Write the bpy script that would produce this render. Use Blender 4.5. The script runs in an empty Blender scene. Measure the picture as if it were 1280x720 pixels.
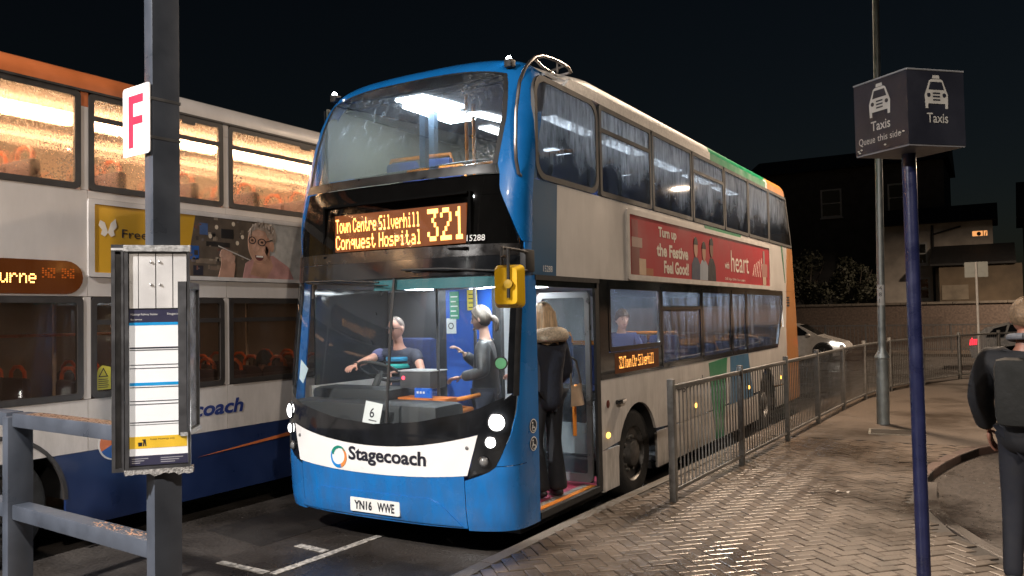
import bpy, bmesh, math, random
from mathutils import Vector, Matrix, Euler
random.seed(7)
sc = bpy.context.scene
COL = sc.collection
# ---------------------------------------------------------------- camera
cam_d = bpy.data.cameras.new('camera'); cam = bpy.data.objects.new('camera', cam_d); COL.objects.link(cam)
_r = Vector((0.85888898, 0.51177944, -0.0197871)); _u = Vector((0.03405507, -0.01851833, 0.99924838)); _f = Vector((-0.51102835, 0.85891727, 0.03333388))
_m = Matrix((_r, _u, -_f)).transposed().to_4x4(); _m.translation = Vector((4.675, -5.45, 2.0))
cam.matrix_world = _m
cam_d.sensor_width = 36; cam_d.lens = 1020.4 / 1280 * 36; cam_d.clip_start = .05; cam_d.clip_end = 600
sc.camera = cam
# ---------------------------------------------------------------- world, moon-weak sun, exposure
wd = bpy.data.worlds.new('World'); sc.world = wd; wd.use_nodes = True
_n = wd.node_tree.nodes; _l = wd.node_tree.links
_sky = _n.new('ShaderNodeTexSky'); _sky.sky_type = 'NISHITA'; _sky.sun_disc = False
_sky.sun_elevation = math.radians(14.0); _sky.sun_rotation = math.radians(200)
_bg = _n['Background']; _bg.inputs['Strength'].default_value = 0.0013
_l.new(_sky.outputs[0], _bg.inputs['Color'])
_sd = bpy.data.lights.new('sun', 'SUN'); _sd.energy = 0.01; _sd.angle = math.radians(2); _sd.color = (.8, .88, 1)
_so = bpy.data.objects.new('sun', _sd); COL.objects.link(_so); _so.rotation_euler = (math.radians(50), 0, math.radians(20)); _so.location = (0, 0, 40)
sc.view_settings.view_transform = 'Standard'; sc.view_settings.look = 'None'
sc.view_settings.exposure = 0.18; sc.view_settings.gamma = 1.0; sc.view_settings.use_curve_mapping = False
sc.render.engine = 'CYCLES'
sc.cycles.use_denoising = True
sc.cycles.max_bounces = 8; sc.cycles.diffuse_bounces = 3; sc.cycles.glossy_bounces = 4; sc.cycles.transmission_bounces = 6
sc.cycles.transparent_max_bounces = 16
sc.cycles.caustics_reflective = False; sc.cycles.caustics_refractive = False
sc.cycles.sample_clamp_indirect = 3.0

# ---------------------------------------------------------------- helpers
def lin(h):
    h = h.lstrip('#'); v = [int(h[i:i+2], 16)/255 for i in (0, 2, 4)]
    return tuple(x/12.92 if x <= .04045 else ((x+.055)/1.055)**2.4 for x in v)
MATS = {}
def mat(name, col, rough=.5, metal=0., var=.12, scale=7., bump=0., bscale=60., coat=0., rvar=.1, emit=None, es=0., spec=.5, streak=False, dirt=None):
    if name in MATS: return MATS[name]
    if isinstance(col, str): col = lin(col)
    m = bpy.data.materials.new(name); m.use_nodes = True; n = m.node_tree.nodes; l = m.node_tree.links
    b = n['Principled BSDF']
    tc = n.new('ShaderNodeTexCoord'); mp = n.new('ShaderNodeMapping'); l.new(tc.outputs['Object'], mp.inputs[0])
    if streak: mp.inputs['Scale'].default_value = (1, 1, .12)
    nz = n.new('ShaderNodeTexNoise'); nz.inputs['Scale'].default_value = scale; nz.inputs['Detail'].default_value = 6; l.new(mp.outputs[0], nz.inputs['Vector'])
    rp = n.new('ShaderNodeMapRange'); rp.inputs[1].default_value = .3; rp.inputs[2].default_value = .7; rp.inputs[3].default_value = 1-var; rp.inputs[4].default_value = 1+var
    l.new(nz.outputs[0], rp.inputs[0])
    vm = n.new('ShaderNodeVectorMath'); vm.operation = 'SCALE'; vm.inputs[0].default_value = col[:3]; l.new(rp.outputs[0], vm.inputs['Scale'])
    colout = vm.outputs[0]
    if dirt:   # road film: brown streaks and splashes, thickest on the lower panels
        gz = n.new('ShaderNodeNewGeometry'); sp = n.new('ShaderNodeSeparateXYZ'); l.new(gz.outputs['Position'], sp.inputs[0])
        zr = n.new('ShaderNodeMapRange'); zr.inputs[1].default_value = .2; zr.inputs[2].default_value = 1.5; zr.inputs[3].default_value = dirt; zr.inputs[4].default_value = dirt*.16; l.new(sp.outputs[2], zr.inputs[0])
        mp2 = n.new('ShaderNodeMapping'); mp2.inputs['Scale'].default_value = (1, 1, .25); l.new(gz.outputs['Position'], mp2.inputs[0])
        nd = n.new('ShaderNodeTexNoise'); nd.inputs['Scale'].default_value = 9; nd.inputs['Detail'].default_value = 8; nd.inputs['Roughness'].default_value = .7; l.new(mp2.outputs[0], nd.inputs['Vector'])
        nr = n.new('ShaderNodeMapRange'); nr.inputs[1].default_value = .32; nr.inputs[2].default_value = .68; l.new(nd.outputs[0], nr.inputs[0])
        mm = n.new('ShaderNodeMath'); mm.operation = 'MULTIPLY'; l.new(zr.outputs[0], mm.inputs[0]); l.new(nr.outputs[0], mm.inputs[1])
        mx = n.new('ShaderNodeMix'); mx.data_type = 'RGBA'; l.new(mm.outputs[0], mx.inputs['Factor']); l.new(colout, mx.inputs[6]); mx.inputs[7].default_value = (.07, .055, .042, 1); colout = mx.outputs[2]
    l.new(colout, b.inputs['Base Color'])
    rr = n.new('ShaderNodeMapRange'); rr.inputs[1].default_value = .3; rr.inputs[2].default_value = .7; rr.inputs[3].default_value = max(.02, rough-rvar); rr.inputs[4].default_value = min(1, rough+rvar)
    l.new(nz.outputs[0], rr.inputs[0]); l.new(rr.outputs[0], b.inputs['Roughness'])
    b.inputs['Metallic'].default_value = metal; b.inputs['Coat Weight'].default_value = coat; b.inputs['Coat Roughness'].default_value = .08
    b.inputs['Specular IOR Level'].default_value = spec
    if bump:
        n2 = n.new('ShaderNodeTexNoise'); n2.inputs['Scale'].default_value = bscale; n2.inputs['Detail'].default_value = 4; l.new(tc.outputs['Object'], n2.inputs['Vector'])
        bp = n.new('ShaderNodeBump'); bp.inputs['Strength'].default_value = bump; bp.inputs['Distance'].default_value = .01; l.new(n2.outputs[0], bp.inputs['Height']); l.new(bp.outputs[0], b.inputs['Normal'])
    if emit:
        if isinstance(emit, str): emit = lin(emit)
        b.inputs['Emission Color'].default_value = (*emit, 1); b.inputs['Emission Strength'].default_value = es
    MATS[name] = m
    return m
def emat(name, col, s):
    if name in MATS: return MATS[name]
    if isinstance(col, str): col = lin(col)
    m = bpy.data.materials.new(name); m.use_nodes = True; n = m.node_tree.nodes; l = m.node_tree.links
    n.remove(n['Principled BSDF']); e = n.new('ShaderNodeEmission'); e.inputs[0].default_value = (*col, 1); e.inputs[1].default_value = s
    l.new(e.outputs[0], n['Material Output'].inputs[0]); MATS[name] = m; return m
def glassmat(name, tint=(.9, .95, .95), mist=0.0, mistcol=(.8, .85, .9), scale=8., stretch=.2, lo=.45, hi=.65, blur=0., drops=0., gl=1., bfac=.75, zfade=None, dropcol=(.55, .58, .6), dth=(.12, .42), dscale=70):
    """thin sheet of glass: see-through, mirror at grazing angles, misted or wet where the noise says so"""
    if name in MATS: return MATS[name]
    m = bpy.data.materials.new(name); m.use_nodes = True; n = m.node_tree.nodes; l = m.node_tree.links
    n.remove(n['Principled BSDF'])
    tc = n.new('ShaderNodeTexCoord')
    tr = n.new('ShaderNodeBsdfTransparent'); tr.inputs[0].default_value = (*tint, 1); base = tr.outputs[0]
    if blur:
        rf = n.new('ShaderNodeBsdfRefraction'); rf.inputs['Color'].default_value = (*tint, 1); rf.inputs['Roughness'].default_value = blur; rf.inputs['IOR'].default_value = 1.12
        mb = n.new('ShaderNodeMixShader'); mb.inputs[0].default_value = bfac; l.new(base, mb.inputs[1]); l.new(rf.outputs[0], mb.inputs[2]); base = mb.outputs[0]
    if mist:
        mp = n.new('ShaderNodeMapping'); mp.inputs['Scale'].default_value = (1, 1, stretch); l.new(tc.outputs['Object'], mp.inputs[0])
        nz = n.new('ShaderNodeTexNoise'); nz.inputs['Scale'].default_value = scale; nz.inputs['Detail'].default_value = 7; nz.inputs['Roughness'].default_value = .62; l.new(mp.outputs[0], nz.inputs['Vector'])
        rg = n.new('ShaderNodeMapRange'); rg.inputs[1].default_value = lo; rg.inputs[2].default_value = hi; rg.inputs[3].default_value = .04; rg.inputs[4].default_value = mist; l.new(nz.outputs[0], rg.inputs[0])
        mistfac = rg.outputs[0]
        if zfade:   # condensation thinned low down, ragged edge, to paint in dark silhouettes of seats
            sp = n.new('ShaderNodeSeparateXYZ'); l.new(tc.outputs['Object'], sp.inputs[0])
            n3 = n.new('ShaderNodeTexNoise'); n3.inputs['Scale'].default_value = 2.2; n3.inputs['Detail'].default_value = 5; l.new(tc.outputs['Object'], n3.inputs['Vector'])
            a3 = n.new('ShaderNodeMath'); a3.operation = 'MULTIPLY_ADD'; a3.inputs[1].default_value = 1.1; l.new(n3.outputs[0], a3.inputs[0]); l.new(sp.outputs[2], a3.inputs[2])
            r3 = n.new('ShaderNodeMapRange'); r3.inputs[1].default_value = zfade[0]+.55; r3.inputs[2].default_value = zfade[1]+.55; r3.inputs[3].default_value = .08; r3.inputs[4].default_value = 1; l.new(a3.outputs[0], r3.inputs[0])
            m3 = n.new('ShaderNodeMath'); m3.operation = 'MULTIPLY'; l.new(rg.outputs[0], m3.inputs[0]); l.new(r3.outputs[0], m3.inputs[1]); mistfac = m3.outputs[0]
        tl = n.new('ShaderNodeBsdfTranslucent'); tl.inputs[0].default_value = (*mistcol, 1)
        df = n.new('ShaderNodeBsdfDiffuse'); df.inputs[0].default_value = (*[c*.6 for c in mistcol], 1)
        ad = n.new('ShaderNodeMixShader'); ad.inputs[0].default_value = .25; l.new(tl.outputs[0], ad.inputs[1]); l.new(df.outputs[0], ad.inputs[2])
        mx = n.new('ShaderNodeMixShader'); l.new(mistfac, mx.inputs[0]); l.new(base, mx.inputs[1]); l.new(ad.outputs[0], mx.inputs[2]); base = mx.outputs[0]
    lw = n.new('ShaderNodeLayerWeight'); lw.inputs[0].default_value = .5
    pw = n.new('ShaderNodeMath'); pw.operation = 'POWER'; pw.inputs[1].default_value = 5; l.new(lw.outputs['Facing'], pw.inputs[0])
    ml = n.new('ShaderNodeMath'); ml.operation = 'MULTIPLY_ADD'; ml.inputs[1].default_value = .95*gl; ml.inputs[2].default_value = .045*gl; l.new(pw.outputs[0], ml.inputs[0])
    gs = n.new('ShaderNodeBsdfGlossy'); gs.inputs['Roughness'].default_value = .03
    mf = n.new('ShaderNodeMixShader'); l.new(ml.outputs[0], mf.inputs[0]); l.new(base, mf.inputs[1]); l.new(gs.outputs[0], mf.inputs[2]); base = mf.outputs[0]
    if drops:
        vo = n.new('ShaderNodeTexVoronoi'); vo.inputs['Scale'].default_value = dscale; l.new(tc.outputs['Object'], vo.inputs['Vector'])
        nz2 = n.new('ShaderNodeTexNoise'); nz2.inputs['Scale'].default_value = 2.5; nz2.inputs['Detail'].default_value = 3; l.new(tc.outputs['Object'], nz2.inputs['Vector'])
        th = n.new('ShaderNodeMapRange'); th.inputs[1].default_value = .42; th.inputs[2].default_value = .7; th.inputs[3].default_value = dth[0]; th.inputs[4].default_value = dth[1]; l.new(nz2.outputs[0], th.inputs[0])
        lt = n.new('ShaderNodeMath'); lt.operation = 'LESS_THAN'; l.new(vo.outputs['Distance'], lt.inputs[0]); l.new(th.outputs[0], lt.inputs[1])
        mu = n.new('ShaderNodeMath'); mu.operation = 'MULTIPLY'; mu.inputs[1].default_value = drops; l.new(lt.outputs[0], mu.inputs[0])
        bu = n.new('ShaderNodeBump'); bu.inputs['Strength'].default_value = .8; bu.inputs['Distance'].default_value = .004; bu.invert = True; l.new(vo.outputs['Distance'], bu.inputs['Height'])
        dg = n.new('ShaderNodeBsdfPrincipled'); dg.inputs['Base Color'].default_value = (*dropcol, 1); dg.inputs['Roughness'].default_value = .1; dg.inputs['Alpha'].default_value = .6; l.new(bu.outputs[0], dg.inputs['Normal'])
        md = n.new('ShaderNodeMixShader'); l.new(mu.outputs[0], md.inputs[0]); l.new(base, md.inputs[1]); l.new(dg.outputs[0], md.inputs[2]); base = md.outputs[0]
    l.new(base, n['Material Output'].inputs[0]); MATS[name] = m; return m

def tag(o, label=None, cat=None, group=None, kind=None):
    if label: o['label'] = label
    if cat: o['category'] = cat
    if group: o['group'] = group
    if kind: o['kind'] = kind
    return o
def empty(name, loc=(0, 0, 0), rz=0., label=None, cat=None, group=None, kind=None):
    o = bpy.data.objects.new(name, None); COL.objects.link(o); o.location = loc; o.rotation_euler = (0, 0, rz); o.empty_display_size = .2
    return tag(o, label, cat, group, kind)
class MB:
    def __init__(s): s.v = []; s.f = []; s.mi = []; s.cur = 0
    def add(s, vs, fs):
        b = len(s.v); s.v += [tuple(v) for v in vs]; s.f += [tuple(b+i for i in f) for f in fs]; s.mi += [s.cur]*len(fs); return s
    def box(s, lo, hi, m=None, bev=0.):
        (x0, y0, z0), (x1, y1, z1) = lo, hi
        if bev:
            b = min(bev, (x1-x0)*.45, (y1-y0)*.45, (z1-z0)*.45)
            bm = bmesh.new(); bmesh.ops.create_cube(bm, size=1)
            for v in bm.verts: v.co = Vector(((x0+x1)/2+v.co.x*(x1-x0), (y0+y1)/2+v.co.y*(y1-y0), (z0+z1)/2+v.co.z*(z1-z0)))
            bmesh.ops.bevel(bm, geom=list(bm.edges), offset=b, segments=2, profile=.6, affect='EDGES')
            bm.verts.index_update(); vs = [v.co.copy() for v in bm.verts]; fs = [[v.index for v in f.verts] for f in bm.faces]; bm.free()
        else:
            vs = [Vector(p) for p in ((x0, y0, z0), (x1, y0, z0), (x1, y1, z0), (x0, y1, z0), (x0, y0, z1), (x1, y0, z1), (x1, y1, z1), (x0, y1, z1))]
            fs = [(0, 3, 2, 1), (4, 5, 6, 7), (0, 1, 5, 4), (1, 2, 6, 5), (2, 3, 7, 6), (3, 0, 4, 7)]
        if m is not None: vs = [m @ Vector(v) for v in vs]
        return s.add(vs, fs)
    def tube(s, pts, r, n=8, cap=True):
        pts = [Vector(p) for p in pts]; k = len(pts); rr = r if isinstance(r, (list, tuple)) else [r]*k
        vs = []; ref = None
        for i, p in enumerate(pts):
            t = (pts[min(i+1, k-1)]-pts[max(i-1, 0)]).normalized()
            if ref is None: ref = Vector((0, 0, 1)) if abs(t.z) < .9 else Vector((1, 0, 0))
            a = t.cross(ref).normalized(); b = a.cross(t).normalized(); ref = b
            for j in range(n):
                an = 2*math.pi*j/n; vs.append(p+(a*math.cos(an)+b*math.sin(an))*rr[i])
        fs = [(i*n+j, i*n+(j+1) % n, (i+1)*n+(j+1) % n, (i+1)*n+j) for i in range(k-1) for j in range(n)]
        if cap: fs += [tuple(reversed(range(n))), tuple((k-1)*n+j for j in range(n))]
        return s.add(vs, fs)
    def prism(s, poly, fn, d0, d1):
        """poly 2-D (a,b); fn(a,b,d) -> 3-D"""
        n = len(poly)
        vs = [fn(a, b, d0) for a, b in poly]+[fn(a, b, d1) for a, b in poly]
        fs = [tuple(range(n)), tuple(reversed(range(n, 2*n)))]+[(i, n+i, n+(i+1) % n, (i+1) % n) for i in range(n)]
        return s.add(vs, fs)
    def ring(s, outer, inner, fn, d0, d1):
        n = len(outer)
        vs = [fn(a, b, d1) for a, b in outer]+[fn(a, b, d1) for a, b in inner]+[fn(a, b, d0) for a, b in outer]+[fn(a, b, d0) for a, b in inner]
        fs = []
        for i in range(n):
            j = (i+1) % n
            fs += [(i, j, n+j, n+i), (2*n+j, 2*n+i, 3*n+i, 3*n+j), (i, 2*n+i, 2*n+j, j), (n+j, 3*n+j, 3*n+i, n+i)]
        return s.add(vs, fs)
    def lathe(s, prof, c, axis='z', n=20, a0=0., a1=2*math.pi):
        """prof: list of (radius, height)"""
        vs = []; full = abs(a1-a0-2*math.pi) < 1e-6; m = n if full else n+1
        for r, h in prof:
            for j in range(m):
                an = a0+(a1-a0)*j/n; p = (r*math.cos(an), r*math.sin(an), h)
                if axis == 'x': p = (p[2], p[0], p[1])
                elif axis == 'y': p = (p[0], p[2], p[1])
                vs.append((c[0]+p[0], c[1]+p[1], c[2]+p[2]))
        fs = [(i*m+j, i*m+(j+1) % m, (i+1)*m+(j+1) % m, (i+1)*m+j) for i in range(len(prof)-1) for j in range(m if full else n)]
        return s.add(vs, fs)
    def ball(s, c, r, nu=14, nv=9, m=None):
        r = r if isinstance(r, (tuple, list)) else (r, r, r); vs = []
        for i in range(nv+1):
            ph = math.pi*i/nv-math.pi/2
            for j in range(nu):
                th = 2*math.pi*j/nu; p = Vector((r[0]*math.cos(ph)*math.cos(th), r[1]*math.cos(ph)*math.sin(th), r[2]*math.sin(ph)))
                if m is not None: p = m @ p
                vs.append(Vector(c)+p)
        return s.add(vs, [(i*nu+j, i*nu+(j+1) % nu, (i+1)*nu+(j+1) % nu, (i+1)*nu+j) for i in range(nv) for j in range(nu)])
    def grid(s, fn, nu, nv):
        vs = [fn(i/nu, j/nv) for i in range(nu+1) for j in range(nv+1)]
        return s.add(vs, [(i*(nv+1)+j, (i+1)*(nv+1)+j, (i+1)*(nv+1)+j+1, i*(nv+1)+j+1) for i in range(nu) for j in range(nv)])
    def mesh(s, name, mats, smooth=True, angle=35, fixn=True):
        me = bpy.data.meshes.new(name); me.from_pydata(s.v, [], s.f)
        mats = mats if isinstance(mats, (list, tuple)) else [mats]
        for m in mats: me.materials.append(m)
        if len(mats) > 1: me.polygons.foreach_set('material_index', s.mi)
        if fixn:
            bm = bmesh.new(); bm.from_mesh(me); bmesh.ops.recalc_face_normals(bm, faces=bm.faces); bm.to_mesh(me); bm.free()
        if smooth:
            me.polygons.foreach_set('use_smooth', [True]*len(me.polygons)); me.set_sharp_from_angle(angle=math.radians(angle))
        me.update(); return me
    def build(s, name, mats, parent=None, label=None, cat=None, group=None, kind=None, smooth=True, angle=35):
        o = bpy.data.objects.new(name, s.mesh(name, mats, smooth, angle)); COL.objects.link(o)
        if parent is not None: o.parent = parent
        return tag(o, label, cat, group, kind)
def put(name, me, parent=None, loc=(0, 0, 0), rot=(0, 0, 0), scale=None):
    o = bpy.data.objects.new(name, me); COL.objects.link(o); o.location = loc; o.rotation_euler = rot
    if scale: o.scale = scale
    if parent is not None: o.parent = parent
    return o
def text_geo(s, w=None, h=None, bold=0., shear=0., spacing=1., res=3):
    """flat letters: 2-D verts in 0..w x 0..h and faces"""
    cu = bpy.data.curves.new('lettering', 'FONT'); cu.body = s; cu.size = 1; cu.offset = bold; cu.shear = shear; cu.space_character = spacing; cu.resolution_u = res; cu.fill_mode = 'FRONT'
    ob = bpy.data.objects.new('lettering_tmp', cu); COL.objects.link(ob)
    dg = bpy.context.evaluated_depsgraph_get(); me = bpy.data.meshes.new_from_object(ob.evaluated_get(dg))
    vs = [(v.co.x, v.co.y) for v in me.vertices]; fs = [tuple(p.vertices) for p in me.polygons]
    bpy.data.objects.remove(ob); bpy.data.curves.remove(cu); bpy.data.meshes.remove(me)
    x0 = min(v[0] for v in vs); x1 = max(v[0] for v in vs); y0 = min(v[1] for v in vs); y1 = max(v[1] for v in vs)
    sx = w/(x1-x0) if w else None; sy = h/(y1-y0) if h else None
    sx = sx or sy; sy = sy or sx
    return [((a-x0)*sx, (b-y0)*sy) for a, b in vs], fs
def text(s, fn, m, parent, w=None, h=None, name='lettering', **k):
    """fn(a,b) -> 3-D point on the surface"""
    vs, fs = text_geo(s, w, h, **k)
    # one object per letter: connected pieces whose extents overlap along the line
    par_ = list(range(len(vs)))
    def find(i):
        while par_[i] != i: par_[i] = par_[par_[i]]; i = par_[i]
        return i
    for f_ in fs:
        for i in f_[1:]: par_[find(i)] = find(f_[0])
    isl = {}
    for i in range(len(vs)): isl.setdefault(find(i), []).append(i)
    rng = sorted(((min(vs[i][0] for i in g), max(vs[i][0] for i in g), r) for r, g in isl.items()))
    groups = []
    for a, c, r in rng:
        if groups and a < groups[-1][1]-.3*(c-a) : groups[-1][2].append(r); groups[-1][1] = max(groups[-1][1], c)
        else: groups.append([a, c, [r]])
    last = None
    for a, c, rs in groups:
        rs = set(rs); b = MB(); b.add([fn(x, y) for x, y in vs], [f_ for f_ in fs if find(f_[0]) in rs])
        used = sorted({i for f_ in b.f for i in f_}); mp = {i: j for j, i in enumerate(used)}
        b.v = [b.v[i] for i in used]; b.f = [tuple(mp[i] for i in f_) for f_ in b.f]
        last = bpy.data.objects.new(name, b.mesh(name, m, smooth=False, fixn=False)); COL.objects.link(last); last.parent = parent
    return last
def side(X, y0, z0): return lambda a, b: (X, y0+a, z0+b)
LED = dict(T='1F04040404040404', o='00000E1111110E', w='0000111115150A', n='00001619111111', C='0E11101010110E', e='00000E111F100E', t='08081C08080906', r='00001619101010', S='0F10100E01011E', i='04000C0404040E', l='0C04040404040E', v='00001111110A04', h='10101619111111', q='00000D130F0101', u='0000111111130D', s='00000E100E011E', H='1111111F111111', p='00001E111E1010', a='00000E010F110F', b='1010161911111E', E='1F10101E10101F')
LED.update({'3': '1F02040201110E', '2': '0E11010204081F', '1': '040C040404040E', '9': '0E11110F01020C'})
def led(b, s, fn, a0, b0, px, py, dot=.8):
    """dot-matrix letters on surface fn(a,b); lower-left at a0,b0; returns width"""
    a = a0
    for ch in s:
        if ch == ' ': a += 3*px; continue
        rows = [int(LED[ch][k*2:k*2+2], 16) for k in range(7)]
        for r, bits in enumerate(rows):
            for c in range(5):
                if bits >> (4-c) & 1:
                    x = a+c*px; y = b0+(6-r)*py
                    b.add([fn(x, y), fn(x+px*dot, y), fn(x+px*dot, y+py*dot), fn(x, y+py*dot)], [(0, 1, 2, 3)])
        a += 6*px
    return a-a0
def ledtext(s, fn, a0, b0, px, py, m, par, dot=.8):
    a = a0
    for ch in s:
        b = MB(); w = led(b, ch, fn, a, b0, px, py, dot); a += w
        if b.f: b.build('led_character', m, par, smooth=False)
def rrect(a0, a1, b0, b1, r, k=4):
    out = []
    for cx, cy, s in ((a1-r, b1-r, 0), (a0+r, b1-r, 1), (a0+r, b0+r, 2), (a1-r, b0+r, 3)):
        for i in range(k+1):
            an = math.pi/2*(s+i/k); out.append((cx+r*math.cos(an), cy+r*math.sin(an)))
    return out
def lerp(v, xs, ys):
    if v <= xs[0]: return ys[0]
    for i in range(1, len(xs)):
        if v <= xs[i]: return ys[i-1]+(ys[i]-ys[i-1])*(v-xs[i-1])/(xs[i]-xs[i-1])
    return ys[-1]
# ---------------------------------------------------------------- street lamps that light the place
def lamp_column(x, y, h, arm, energy, col, label, z0=.2, name='lamp_column', size=.5):
    L = empty(name, (x, y, z0), 0, label, 'street lamp', 'lamp columns')
    st = mat('galvanised', '#8d9290', .45, .6, .2, 9, .15, 90)
    b = MB(); b.lathe([(.095, 0), (.095, 1.02), (.085, 1.03)], (0, 0, 0)); b.build('base_section', st, L)
    b = MB(); b.lathe([(.085, 1.0), (.11, 1.02), (.11, 1.05), (.062, 1.14), (.06, 1.2)], (0, 0, 0)); b.build('collar', st, L)
    b = MB(); b.lathe([(.06, 1.15), (.045, h)], (0, 0, 0)); b.build('shaft', st, L)
    a = Vector(arm)
    b = MB(); b.tube([(0, 0, h-.03), (a.x*.5, a.y*.5, h+.12), (a.x, a.y, h+.15)], .035); b.build('arm', st, L)
    d = a.normalized() if a.length else Vector((0, 1, 0)); rz = math.atan2(d.y, d.x)
    M4 = Matrix.Translation((a.x, a.y, h+.15)) @ Matrix.Rotation(rz, 4, 'Z')
    b = MB(); b.box((-.1, -.14, -.02), (.55, .14, .08), M4, .03); hd = b.build('lamp_head', mat('lamp_grey', '#60656a', .5, .4), L)
    b = MB(); b.box((0, -.11, -.035), (.48, .11, -.021), M4); b.build('lens', emat('lamp_lens', col, 12), hd)
    ld = bpy.data.lights.new('lamp_light', 'AREA'); ld.shape = 'RECTANGLE'; ld.size = size; ld.size_y = .24; ld.energy = energy; ld.color = col; ld.spread = math.radians(170)
    lo = bpy.data.objects.new('lamp_light', ld); COL.objects.link(lo); lo.parent = L; lo.location = M4 @ Vector((.24, 0, -.06)); lo.rotation_euler = (0, 0, rz)
    return L
LC = (1.0, .76, .55)
LC1 = lamp_column(3.08, 8.41, 8.2, (-.5, .6), 1250, LC, 'tall galvanised lamp column on the pavement beside the guardrail')
MB().lathe([(.0585, 1.62), (.0585, 1.82)], (0, 0, 0)).build('purple_band', mat('band_purple', (.05, .045, .13), .5), LC1)
_st = MB().lathe([(.0585, 1.84), (.058, 2.16)], (0, 0, 0), a0=math.radians(-150), a1=math.radians(-30)).build('number_label', mat('label_pale', (.5, .5, .48), .5), LC1)
for _k, _ch in enumerate('481'): text(_ch, lambda a, c, k=_k: (-.02+a, -.062, 2.08-.1*k+c), mat('ink_dark', (.012, .012, .022), .5), _st, h=.06, name='label_character')
LC1.rotation_euler = (0, math.radians(.9), 0)
lamp_column(-1.2, -10.6, 7.2, (.25, 1.1), 3000, (1.0, .95, .91), 'lamp column on the pavement behind the viewer, left')
lamp_column(10.5, -8.5, 8.0, (-1.0, .6), 1500, (1.0, .86, .72), 'lamp column on the pavement behind the viewer, right')
# ---------------------------------------------------------------- ground, road, pavement
def project(p):
    v = Vector(p)-Vector((4.675, -5.45, 2.0)); d = v.dot(_f)
    if d < .05: return None
    return 640+1020.4*v.dot(_r)/d, 360-1020.4*v.dot(_u)/d, d
def wetmat(name, col, r0, r1, bump, bs, var=.25, island=False, wet=.55, fine=0.):
    m = bpy.data.materials.new(name); m.use_nodes = True; n = m.node_tree.nodes; l = m.node_tree.links; b = n['Principled BSDF']
    if isinstance(col, str): col = lin(col)
    tc = n.new('ShaderNodeNewGeometry'); pos = tc.outputs['Position']
    nz = n.new('ShaderNodeTexNoise'); nz.inputs['Scale'].default_value = .55; nz.inputs['Detail'].default_value = 7; nz.inputs['Roughness'].default_value = .6; l.new(pos, nz.inputs['Vector'])
    fi = n.new('ShaderNodeTexNoise'); fi.inputs['Scale'].default_value = bs; fi.inputs['Detail'].default_value = 3; l.new(pos, fi.inputs['Vector'])
    w = n.new('ShaderNodeMapRange'); w.inputs[1].default_value = wet-.08; w.inputs[2].default_value = wet+.1; l.new(nz.outputs[0], w.inputs[0])      # 1 = wet
    rr = n.new('ShaderNodeMapRange'); rr.inputs[3].default_value = r1; rr.inputs[4].default_value = r0; l.new(w.outputs[0], rr.inputs[0]); l.new(rr.outputs[0], b.inputs['Roughness'])
    dk = n.new('ShaderNodeMapRange'); dk.inputs[3].default_value = 1.0; dk.inputs[4].default_value = .50; l.new(w.outputs[0], dk.inputs[0])          # water darkens stone
    fv = n.new('ShaderNodeMapRange'); fv.inputs[1].default_value = .3; fv.inputs[2].default_value = .7; fv.inputs[3].default_value = 1-var; fv.inputs[4].default_value = 1+var; l.new(fi.outputs[0], fv.inputs[0])
    mu = n.new('ShaderNodeMath'); mu.operation = 'MULTIPLY'; l.new(dk.outputs[0], mu.inputs[0]); l.new(fv.outputs[0], mu.inputs[1]); last = mu.outputs[0]
    if island:
        ob = n.new('ShaderNodeObjectInfo'); ad = n.new('ShaderNodeMath'); ad.operation = 'ADD'; l.new(ob.outputs['Random'], ad.inputs[0]); l.new(tc.outputs['Random Per Island'], ad.inputs[1])
        fr = n.new('ShaderNodeMath'); fr.operation = 'FRACT'; l.new(ad.outputs[0], fr.inputs[0])
        ir = n.new('ShaderNodeMapRange'); ir.inputs[3].default_value = .72; ir.inputs[4].default_value = 1.25; l.new(fr.outputs[0], ir.inputs[0])
        m2 = n.new('ShaderNodeMath'); m2.operation = 'MULTIPLY'; l.new(last, m2.inputs[0]); l.new(ir.outputs[0], m2.inputs[1]); last = m2.outputs[0]
    vm = n.new('ShaderNodeVectorMath'); vm.operation = 'SCALE'; vm.inputs[0].default_value = col[:3]; l.new(last, vm.inputs['Scale']); l.new(vm.outputs[0], b.inputs['Base Color'])
    bp = n.new('ShaderNodeBump'); bp.inputs['Strength'].default_value = bump; bp.inputs['Distance'].default_value = .006; l.new(fi.outputs[0], bp.inputs['Height']); l.new(bp.outputs[0], b.inputs['Normal'])
    MATS[name] = m; return m
ASPH = wetmat('wet_asphalt', (.040, .034, .030), .22, .6, 1.0, 42, .55, wet=.5)
TAXI = wetmat('taxi_asphalt', (.052, .042, .036), .14, .42, 1.0, 26, .6, wet=.56)
PAVB = wetmat('pavement_base', (.022, .018, .015), .35, .65, .5, 60, .25, wet=.56)
PAVE = wetmat('paver', (.108, .082, .062), .21, .44, .18, 60, .30, island=True, wet=.53)
KERB = wetmat('kerb_concrete', (.12, .108, .095), .35, .6, .5, 90, .25, island=True, wet=.58)
KERBR = wetmat('kerb_red', (.085, .048, .036), .35, .6, .5, 90, .25, island=True, wet=.58)
b = MB(); b.add([(-160, -60, -.004), (160, -60, -.004), (160, 220, -.004), (-160, 220, -.004)], [(0, 1, 2, 3)]); b.build('ground', mat('far_ground', '#2b2a26', .9), None, kind='structure', smooth=False)
road = MB().add([(-30, -20, 0), (30, -20, 0), (30, 34, 0), (-30, 34, 0)], [(0, 1, 2, 3)]).build('road', ASPH, None, kind='structure', smooth=False)
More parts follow.
